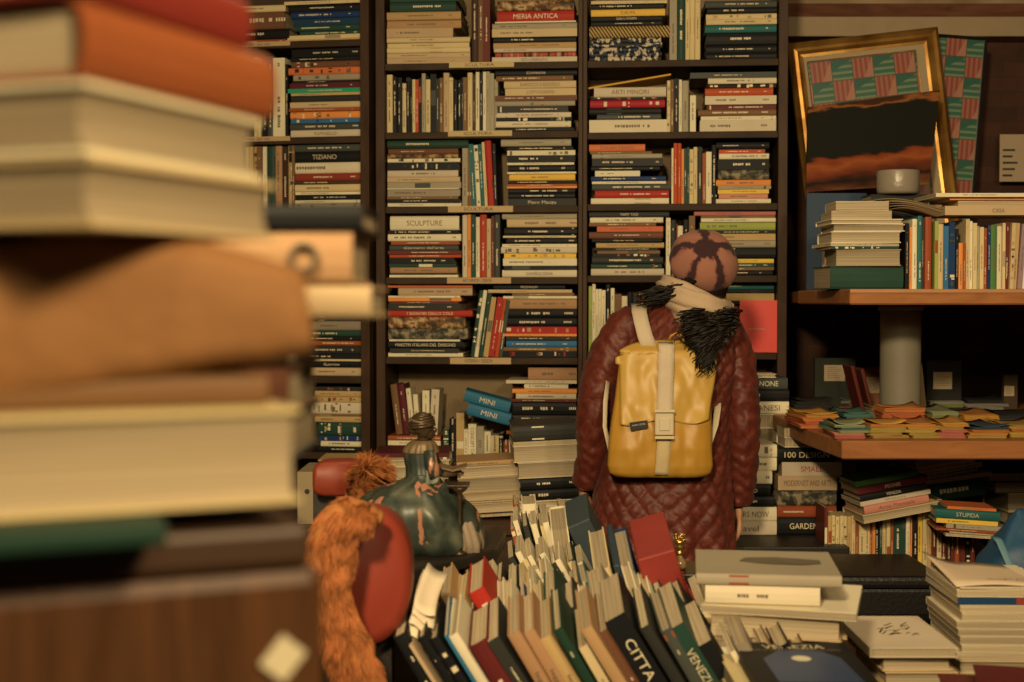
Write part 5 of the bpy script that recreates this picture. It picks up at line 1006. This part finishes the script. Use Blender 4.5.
for a,b,c_ in ((.85,1,pmat('mag_blue',(.02,.06,.16),.4)),(.62,.85,pmat('mag_orange',(.42,.12,.05),.4)),(.45,.62,pmat('mag_blue',(.02,.06,.16),.4)),(.0,.45,pmat('mag_white',(.5,.45,.35),.4))): boxobj('cover_band',(0,wm,-.0012,-.0002,hm*a,hm*b-.0003),c_,mz)
# ---------------- the figurine
YS_=2.78
def S(px,py,dy=0): v=at(px,py,YS_); v.y+=dy; return v
zst=at(430,549,YS_).z
bd=empty('side_table'); tag(bd,'black wooden side table under the bronze lady figurine','side table')
blkw=pmat('worn_black_wood',(.022,.018,.014),.45,.3,10,.2)
slab('table_top',[(-.52,2.50),(-.235,2.50),(-.03,2.78),(-.012,3.0),(-.52,3.06)],zst-.026,zst,blkw,bd)
for x,y in ((-.49,2.54),(-.49,3.02),(-.12,3.0),(-.26,2.56)): boxobj('leg',(x-.02,x+.02,y-.02,y+.02,0,zst-.0265),blkw,bd)
O=Vector((S(425,549).x,YS_,zst))
fg=empty('figurine',Matrix.Translation(O)); tag(fg,'green bronze figurine of a seated lady in a wide gown reading a book','figurine')
def patina(N,L,b):
    tc=N.new('ShaderNodeTexCoord'); n=N.new('ShaderNodeTexNoise'); n.inputs['Scale'].default_value=16; n.inputs['Detail'].default_value=8; L.new(tc.outputs['Object'],n.inputs['Vector'])
    mp=N.new('ShaderNodeMapping'); mp.inputs['Scale'].default_value=(13,13,3.2); mp.inputs['Rotation'].default_value=(0,.5,0); L.new(tc.outputs['Object'],mp.inputs[0]); m=N.new('ShaderNodeTexNoise'); m.inputs['Scale'].default_value=1.6; m.inputs['Detail'].default_value=5; m.inputs['Distortion'].default_value=.6; L.new(mp.outputs[0],m.inputs['Vector'])
    r=ramp(N,[(.25,(.010,.018,.014)),(.5,(.035,.048,.038)),(.68,(.12,.13,.095))]); L.new(n.outputs['Fac'],r.inputs[0])
    r2=ramp(N,[(.59,(0,0,0)),(.605,(1,1,1))]); L.new(m.outputs['Fac'],r2.inputs[0]); mx=N.new('ShaderNodeMix'); mx.data_type='RGBA'; L.new(r2.outputs[0],mx.inputs[0]); L.new(r.outputs[0],mx.inputs[6]); mx.inputs[7].default_value=(.42,.19,.11,1); L.new(mx.outputs[2],b.inputs['Base Color'])
pat=nodemat('green_patina',patina,.45,**{'Metallic':.15,'Specular IOR Level':.6}); brz=pmat('dark_bronze',(.05,.032,.018),.35,.4,20,metal=.4); stone=pmat('worn_plaster_cloth',(.22,.17,.12),.6,.2,20,.3); goldp=pmat('old_gilding',(.13,.085,.045),.5,.3,30,metal=.2)
def loft_px(name,rows,mat,fold=0,nf=9,par=fg,seg=90,ph=0,tw=0,exp=1):
    rg=[]; N_=len(rows)
    # smooth between rows
    def cr(i,t,k):
        p=[rows[max(0,min(N_-1,i+q))][k] for q in (-1,0,1,2)]; return .5*(2*p[1]+(p[2]-p[0])*t+(2*p[0]-5*p[1]+4*p[2]-p[3])*t*t+(3*p[1]-p[0]-3*p[2]+p[3])*t**3)
    for i in range(N_-1):
        for s_ in range(6 if i<N_-2 else 7):
            t=s_/6; y,l,r,d,oy=[cr(i,t,k) for k in range(5)]; a_,b_=S(l,y),S(r,y); cx_=(a_.x+b_.x)/2-O.x; rx=(b_.x-a_.x)/2; z=a_.z-O.z; f=fold*(1-(i+t)/(N_-1))
            rg.append([Vector((cx_+(rx+f*math.sin(nf*q+ph+tw*z)+.5*f*math.sin(nf*2.3*q+1))*math.cos(q),oy+(d+f*math.sin(nf*q+ph+tw*z)+.5*f*math.sin(nf*2.3*q+1))*math.sin(q),max(z,0.0003 if i==0 else z))) for q in [2*PI*k/seg for k in range(seg)]])
    vs,fs=loft(rg); return link(name,mesh(name,vs,fs,smooth=True),mat,par)
loft_px('gown',[(549,372,468,.085,0),(540,361,478,.10,0),(524,356,478,.105,0),(508,357,472,.105,0),(498,362,462,.095,0),(490,374,453,.075,0),(483,393,445,.05,0),(478,404,440,.04,0),(473,406,438,.035,0)],pat,.010,6,tw=16,ph=1)
loft_px('bodice',[(478,406,440,.034,0),(468,406,437,.030,0),(458,404,437,.030,0),(450,404,438,.030,0),(445,409,436,.026,0),(440,415,432,.018,.0)],pat,.001,6)
loft_px('collar',[(452,403,439,.033,0),(448,404,438,.032,0),(443,408,436,.029,0),(440,413,433,.022,0)],goldp,.0015,14)
bm=bmesh.new(); hc2=S(425,428)-O
tube(bm,[S(423,443)-O,S(424,436)-O,S(425,430)-O],[.016,.0105,.012],16); ell(bm,hc2,(.017,.020,.024),Matrix.Rotation(R(12),4,'Y')); ell(bm,hc2+Vector((.006,0,-.010)),(.014,.014,.014),None,16); ell(bm,hc2+Vector((.019,0,-.004)),(.005,.004,.006),None,10)
ell(bm,hc2+Vector((.017,0,-.013)),(.004,.006,.003),None,10)
for sy in (-1,1): ell(bm,hc2+Vector((.013,sy*.008,.003)),(.004,.004,.003),None,10)
bmo('head',bm,brz,fg,smooth=True)
bm=bmesh.new(); ell(bm,hc2+Vector((-.006,0,.008)),(.024,.0245,.024)); ell(bm,hc2+Vector((-.022,0,.0)),(.014,.015,.014),None,16)
for k in range(5):
    c=hc2+Vector((-.006,0,.004+.005*k)); r=.0248*math.sqrt(max(.1,1-(k/5.5)**2)); tube(bm,[c+Vector((r*math.cos(q),r*1.04*math.sin(q),.003*math.cos(q))) for q in [2*PI*i/24 for i in range(25)]],.0028,6,cap=False)
bmo('hair',bm,brz,fg,smooth=True)
bm=bmesh.new(); tube(bm,[hc2+Vector((-.006+.0245*math.cos(q),.025*math.sin(q),.012-.006*math.cos(q))) for q in [2*PI*i/24 for i in range(25)]],.0022,6,cap=False); bmo('hair_ribbon',bm,goldp,fg,smooth=True)
for sy,dx_ in ((-1,0),(1,.006)):
    bm=bmesh.new(); P4=[S(430,450,sy*.026)-O,S(432,462,sy*.036)-O,S(437,473,sy*.034)-O]; tube(bm,P4,[.012,.013,.017],18); bmo('sleeve',bm,pat,fg)
    bm=bmesh.new(); tube(bm,[S(436,470,sy*.034)-O,S(446,473,sy*.026)-O,S(456,473,sy*.016)-O],[.008,.0065,.005],12)
    h0=S(457,473,sy*.015)-O
    for f in range(4): tube(bm,[h0,h0+Vector((.007,-.003+.002*f,.001)),h0+Vector((.013,-.004+.0025*f,-.002))],[.0022,.002,.0014],6)
    tube(bm,[h0+Vector((-.002,-sy*.002,0)),h0+Vector((.004,-sy*.006,.003))],[.0022,.0015],6); bmo('forearm',bm,goldp,fg)
    g=[]
    for i in range(8):
        t=i/7; g.append([ (S(427+12*u+3*t*math.sin(u*9),466+22*t*(1-.55*u)+2*math.sin(u*11),sy*(.036+.008*math.sin(u*8+t*2)))-O) for u in [j/9 for j in range(10)]])
    sheet('cuff_drape',g,.003,pmat('pale_patina',(.20,.24,.19),.4,.4,20) ,fg)
bk_=empty('x'); bpy.data.objects.remove(bk_)
bm=bmesh.new()
for sx in (-1,1):
    c=S(453,470)-O; vs_=[(0,-.03,.0),(sx*.026,-.032,.007),(sx*.026,.032,.007),(0,.03,.0)]
    for zz0,th in ((0,.004),):
        a=[bm.verts.new(c+Vector(v)) for v in vs_]; b_=[bm.verts.new(c+Vector(v)+Vector((0,0,th))) for v in vs_]; bm.faces.new(a[::-1]); bm.faces.new(b_)
        for i in range(4): bm.faces.new((a[i],a[(i+1)%4],b_[(i+1)%4],b_[i]))
o=bmo('open_book',bm,goldp,fg); 
loft_px('lap_cloth',[(549,452,482,.045,-.01),(540,450,483,.05,-.01),(525,448,478,.045,-.01),(510,446,471,.035,-.005),(497,444,464,.025,0),(488,443,458,.015,0)],stone,.004,6)
lathe('pedestal',[(.013,0),(.014,.004),(.006,.008),(.0045,.03),(.006,.045),(.004,.05),(.004,.10),(.006,.112),(.0045,.118),(.014,.126),(.015,.130)],brz,fg,20,Matrix.Translation((S(461,549).x-O.x,-.062,0)))
boxobj('pedestal_top',(-.022,.022,-.03,.03,0,.004),brz,fg,Matrix.Translation((S(459,549).x-O.x,-.040,.1305)),bev=.001)
# ---------------- red chairs with fur throws
redl=pmat('red_leather',(.21,.028,.016),.5,.12,5,.12,spec=.4)
furA=pmat('orange_fur',(.50,.19,.045),.8,.25,30,hv=.02); furB=pmat('brown_fur',(.26,.085,.025),.8,.3,30)
def chair(Y,cx_,cy,rx,rz,lab,ex=.85):
    c=at(cx_,cy,Y); k=Y/FPX; root=empty('armchair',Matrix.Translation((c.x-.03,Y+.05,0))); tag(root,lab,'armchair'); rg=[]
    for i in range(13):   # padded oval back, edge rounded
        t=i/12; d=-.045+.09*t; q=math.sqrt(max(0,1-(2*t-1)**4))*.12+.88 if 0<i<12 else .8
        rg.append([Vector((.03+rx*k*q*math.copysign(abs(math.cos(a))**ex,math.cos(a)),-.05+d+.02+.02*math.cos(a),c.z+rz*k*q*math.copysign(abs(math.sin(a))**ex,math.sin(a)))) for a in [2*PI*j/64 for j in range(64)]])
    vs,fs=loft(rg); o=link('backrest',mesh('backrest',vs,fs,smooth=True),redl,root)
    W=max(.12,rx*k*1.1); sz=c.z-rz*k-.05
    boxobj('seat',(-W+.0,W*.9,-.03,.30,(.40),(.47)),redl,root,bev=.02)
    boxobj('back_support',(-.03,.07,-.02,.03,.471,c.z-rz*k*.5),blkw,root)
    for x in (-W+.03,W*.9-.03):
        for y in (0,.27): boxobj('leg',(x-.018,x+.018,y-.018,y+.018,0,.399),blkw,root)
    return root
def fur(Y,path,rads,n,ln,lab,seed):
    q=random.Random(seed); k=Y/FPX; P=[at(x,y,Y)+Vector((0,dy,0)) for x,y,dy in path]; O_=P[len(P)//2].copy(); root=empty('fur_throw',Matrix.Translation(O_)); tag(root,lab,'fur throw')
    P=[p-O_ for p in P]; dn=[];dr=[]
    for i in range(len(P)-1):
        for s_ in range(8): t=s_/8; dn.append(P[i].lerp(P[i+1],t)); dr.append((rads[i]+(rads[i+1]-rads[i])*t)*k)
    dn.append(P[-1]); dr.append(rads[-1]*k)
    sm=[(dn[max(i-3,0)]+dn[i]+dn[min(i+3,len(dn)-1)])/3 for i in range(len(dn))]
    bm=bmesh.new(); tube(bm,sm,dr,20); ell(bm,sm[0],(dr[0],)*3,None,16); ell(bm,sm[-1],(dr[-1],)*3,None,16); bmo('fur_hide',bm,furB,root)
    for part,(mat,cnt) in enumerate(((furA,n),(furB,n//3))):
        vs=[];fs=[]
        for _ in range(cnt):
            f=q.random()*(len(sm)-1.001); i=int(f); c=sm[i].lerp(sm[i+1],f-i); t=(sm[i+1]-sm[i]).normalized(); a=q.uniform(0,2*PI); u=t.cross(Vector((0,1,0))).normalized(); v=t.cross(u); nrm=(u*math.cos(a)+v*math.sin(a)); r=dr[i]
            p0=c+nrm*r*.9; L_=ln*k*q.uniform(.6,1.25); tuft=noise.noise_vector(c*40+nrm*1.6)*.5; d=(nrm*.55+t*.55+tuft+Vector((0,0,-.5))).normalized(); d2=(d+Vector((0,0,-.55))+tuft*.5).normalized()
            sd=d.cross(Vector((q.uniform(-1,1),q.uniform(-1,1),q.uniform(-1,1)))).normalized()*(.0006*(.6+Y/3)); p1=p0+d*L_*.5; p2=p1+d2*L_*.5
            b=len(vs); vs+=[p0-sd,p0+sd,p1+sd*.8,p1-sd*.8,p2]; fs+=[(b,b+1,b+2,b+3),(b+3,b+2,b+4)]
        link('fur_hair',mesh('fur_hair',vs,fs,smooth=True),mat,root)['kind']='stuff'
chair(2.12,363,576,49,70,'red leather armchair with rounded back left of the heap, in front of the figurine')
fur(2.06,[(378,517,-.01),(362,511,-.02),(345,512,-.03),(333,535,-.035),(331,570,-.04),(338,608,-.04),(351,640,-.045),(364,668,-.045),(374,700,-.045)],[9,14,18,20,20,20,20,20,20],32000,17,'shaggy orange-brown fur throw over the nearer red armchair',3)
chair(3.15,338,478,24,18,'smaller-looking red armchair behind, between fur throw and near book pile',.5)
fur(3.09,[(352,497,-.03),(366,486,-.04),(375,474,-.04),(378,466,-.03)],[8,13,16,13],9000,14,'tuft of orange fur throw on the farther red armchair',9)
# ---------------- very near pile on the left, out of focus
def near(px,py,Y,yaw,roll=0,tilt=0): p=at(px,py,Y); return Matrix.Translation(p)@Matrix.Rotation(R(yaw),4,'Z')@Matrix.Rotation(R(roll),4,'Y')@Matrix.Rotation(R(tilt),4,'X')
def nbook(c,T,W,D,M,side,label,right=False):
    """lower-front corner at M (left one, or right one if right); side: which edge shows in front: 'spine','fore' or 'tail'"""
    if right: M=M@Matrix.Translation((-W,0,0))
    if side=='spine': X=M@Matrix.Translation((0,0,T))@FLAT; o=book(T,W,D,c,X,plain=True)
    elif side=='fore': X=M@Matrix.Translation((W,D,0))@Matrix.Rotation(PI,4,'Z')@Matrix.Translation((0,0,T))@FLAT; o=book(T,W,D,c,X,plain=True)
    elif side=='tail': # pages end in front, spine on the right
        X=M@Matrix.Translation((W,0,0))@Matrix.Rotation(PI/2,4,'Z')@Matrix.Translation((0,0,T))@FLAT; o=book(T,D,W,c,X,plain=True)
    elif side=='tailr': # tail in front, fore-edge on the right
        X=M@Matrix.Translation((0,D,0))@Matrix.Rotation(-PI/2,4,'Z')@Matrix.Translation((0,0,T))@FLAT; o=book(T,D,W,c,X,plain=True)
    tag(o,label,'book','very near pile'); return o
del COLS['L']; COLS['L']=('lilac',(.25,.17,.20))
COLS['X']=('kraft-brown',(.38,.19,.07)); COLS['Y']=('red-brown',(.24,.055,.025)); COLS['Z']=('parchment',(.55,.42,.24))
veneer=woodmat('walnut_veneer',(.045,.021,.010),(.11,.048,.02),(9,9,.6),.4,1.5)
zca=at(300,524,.66).z
M6=Matrix.Translation((at(327,524,.665).x,.665,0))@Matrix.Rotation(R(24),4,'Z')
cb=empty('cabinet',M6); tag(cb,'tall walnut-veneered cabinet in the near left corner carrying the blurred book pile','cabinet')
boxobj('cabinet_body',(-.34,0,0,.36,.04,zca-.020),veneer,cb,bev=.008)
boxobj('cabinet_top',(-.35,-.008,-.003,.365,zca-.0195,zca),pmat('dark_cabinet_top',(.05,.025,.012),.5,.1),cb,bev=.004)
boxobj('plinth',(-.33,-.01,.01,.35,0,.039),dwood,cb)
tg=boxobj('paper_tag',(-.0075,.0075,-.0006,0,-.0085,.0085),pmat('white_paper',(.62,.54,.38),.7,.05),cb,Matrix.Translation((-.022,-.002,at(292,666,.64).z))@Matrix.Rotation(R(40),4,'Y'))
z1=zca+.0004
# dark green thin volume, then the thick cream one
def on(px,z,Y,yaw,roll=0,tilt=0): return Matrix.Translation((at(px,300,Y).x,Y,z))@Matrix.Rotation(R(yaw),4,'Z')@Matrix.Rotation(R(roll),4,'Y')@Matrix.Rotation(R(tilt),4,'X')
nbook('g',.010,.22,.16,on(165,z1,.60,24),'spine','thin black-green book lying lowest in the blurred near pile',True)
z2=z1+.0105
nbook('Z',.044,.30,.20,on(300,z2,.655,25),'fore','thick book with broad cream page edges, second lowest of the blurred near pile',True)
z3=z2+.0445
nbook('n',.014,.20,.17,on(268,z3,.665,24),'spine','brown book between the thick cream one and the kraft parcel, near pile',True)
nbook('c',.014,.075,.15,on(306,z3+.0002,.70,24),'tail','small cream roll-edged book end poking out right of the brown one, near pile',True) if False else None
# kraft parcel tilted over the pile
kr=empty('parcel',on(318,at(318,358,.66).z,.66,20,-9)); tag(kr,'crumpled kraft-brown paper parcel lying tilted across the blurred near pile','parcel')
rg=[]
for i in range(25):
    t=i/24; x=-.30+.30*t; T_=.076*(1-.42*max(0,(t-.68)/.32)**1.5); rr=[]
    for k in range(40):
        a=2*PI*k/40; e=.35; X=math.copysign(abs(math.cos(a))**e,math.cos(a)); Z=math.copysign(abs(math.sin(a))**e,math.sin(a)); w_=.0018*noise.noise(Vector((x*30,X*2,Z*2)))
        rr.append(Vector((x+.002*noise.noise(Vector((X,Z,i*.2))),.08+(.08+w_)*X,T_/2+(T_/2+w_)*Z)))
    rg.append(rr)
vs,fs=loft(rg); link('kraft_wrapping',mesh('kraft_wrapping',vs,fs,smooth=True),pmat('kraft_paper',(.25,.115,.042),.8,.4,9,.6),kr)
bm=bmesh.new(); box(bm,-.20,-.19,-.002,.162,-.002,.065); bmo('binding_string',bm,pmat('brown_string',(.16,.07,.03),.8),kr)
z4=at(88,236,.575).z+.004
nbook('Z',.0285,.22,.15,on(92,z4,.575,-20),'tailr','cream-paged book with a dark-lined end, just above the kraft parcel',True)
nbook('w',.030,.22,.14,on(86,z4+.029,.575,-20),'tailr','pale thick book under the red-brown one, near pile',True)
nbook('Y',.032,.22,.15,on(88,z4+.0600,.575,-21),'tail','red-brown leather book second from the top of the blurred near pile',True)
nbook('Y',.025,.22,.14,on(80,z4+.0928,.572,-19),'tail','red-brown leather book topmost of the blurred near pile',True)
# smaller pile just behind, ends seen to the right
z5=zca+.0004; Y5=.90; prev=z5
zt5=at(300,318,Y5).z
for i,(c,px0,px1,y0,y1,lab) in enumerate((('K',150,285,0,0,''),('Z',292,371,285,318,'cream book end, lower of those poking out right of the near pile'),('t',262,352,231,284,'olive-cream book with a round emblem, poking out right of the near pile'),('k',240,363,203,230,'black book topmost of those poking out right of the near pile'))):
    if i==0:
        n=3; T=(zt5-z5-.001)/n
        for k in range(n): nbook('SnK'[k],T-.0005,.13,.14,Matrix.Translation((at(288,300,Y5).x-.13,Y5,z5+k*T)),'spine',('slate','brown','charcoal')[k]+' book '+('at the bottom','in the middle','third from the bottom')[k]+' of the pile behind the near pile')
        continue
    a,b=at(px0,300,Y5).x,at(px1,300,Y5).x; zb=at(300,y1,Y5).z; zt=at(300,y0,Y5).z
    o=nbook(c,zt-zb-.0006,b-a+.07,.12,Matrix.Translation((a-.07,Y5,zb)),'spine',lab)
    if c=='t':
        bm=bmesh.new(); tube(bm,[(.008*math.cos(q),0,.008*math.sin(q)) for q in [2*PI*k/24 for k in range(25)]],.002,6,cap=False)
        e=bmo('emblem',bm,INKS,o); e.matrix_basis=o.matrix_basis.inverted()@Matrix.Translation((at(305,300,Y5).x,Y5-.004,(zb+zt)/2))
# ---------------- only the 300 books that show largest stay single; the rest become one object
bpy.context.view_layer.update()
dg=bpy.context.evaluated_depsgraph_get(); cnt={}; org=Vector((0,0,CAMZ))
def rootof(o):
    while o.parent: o=o.parent
    return o
from mathutils.bvhtree import BVHTree
V=[];Fc=[];own=[]
for o in COL.objects:
    if o.type!='MESH' or o.name.startswith('fur_hair') or o.get('kind')=='structure': continue
    r=rootof(o).name; b=len(V); M=o.matrix_world; V+=[M@v.co for v in o.data.vertices]
    for p in o.data.polygons: Fc.append([b+i for i in p.vertices]); own.append(r)
tree=BVHTree.FromPolygons(V,Fc)
for py in range(1,682,2):
    for px in range(1,1024,2):
        q=tree.ray_cast(org,ray(px,py))
        if q[0] is not None: cnt[own[q[2]]]=cnt.get(own[q[2]],0)+1
books=[o for o in COL.objects if o.parent is None and o.name.split('.')[0]=='book']
books.sort(key=lambda o:-cnt.get(o.name,0)); keep=books[:300]; rest=[b for b in books[300:]]
print('BOOKS',len(books),'smallest kept',cnt.get(keep[-1].name,0),'unseen',sum(1 for b in books if not cnt.get(b.name)))
bm=bmesh.new(); mats=[]
for b in rest:
    for c in list(b.children):
        me=c.data.copy(); me.transform(c.matrix_world); idx=[]
        for m in me.materials:
            if m not in mats: mats.append(m)
            idx.append(mats.index(m))
        for p in me.polygons: p.material_index=idx[min(p.material_index,len(idx)-1)]
        bm.from_mesh(me); bpy.data.meshes.remove(me); bpy.data.objects.remove(c)
    bpy.data.objects.remove(b)
if rest:
    me=bpy.data.meshes.new('books'); bm.to_mesh(me); bm.free(); o=bpy.data.objects.new('books',me); COL.objects.link(o)
    for m in mats: me.materials.append(m)
    tag(o,'the many smaller books filling the gaps of shelves, piles and heap','books',None,'stuff')
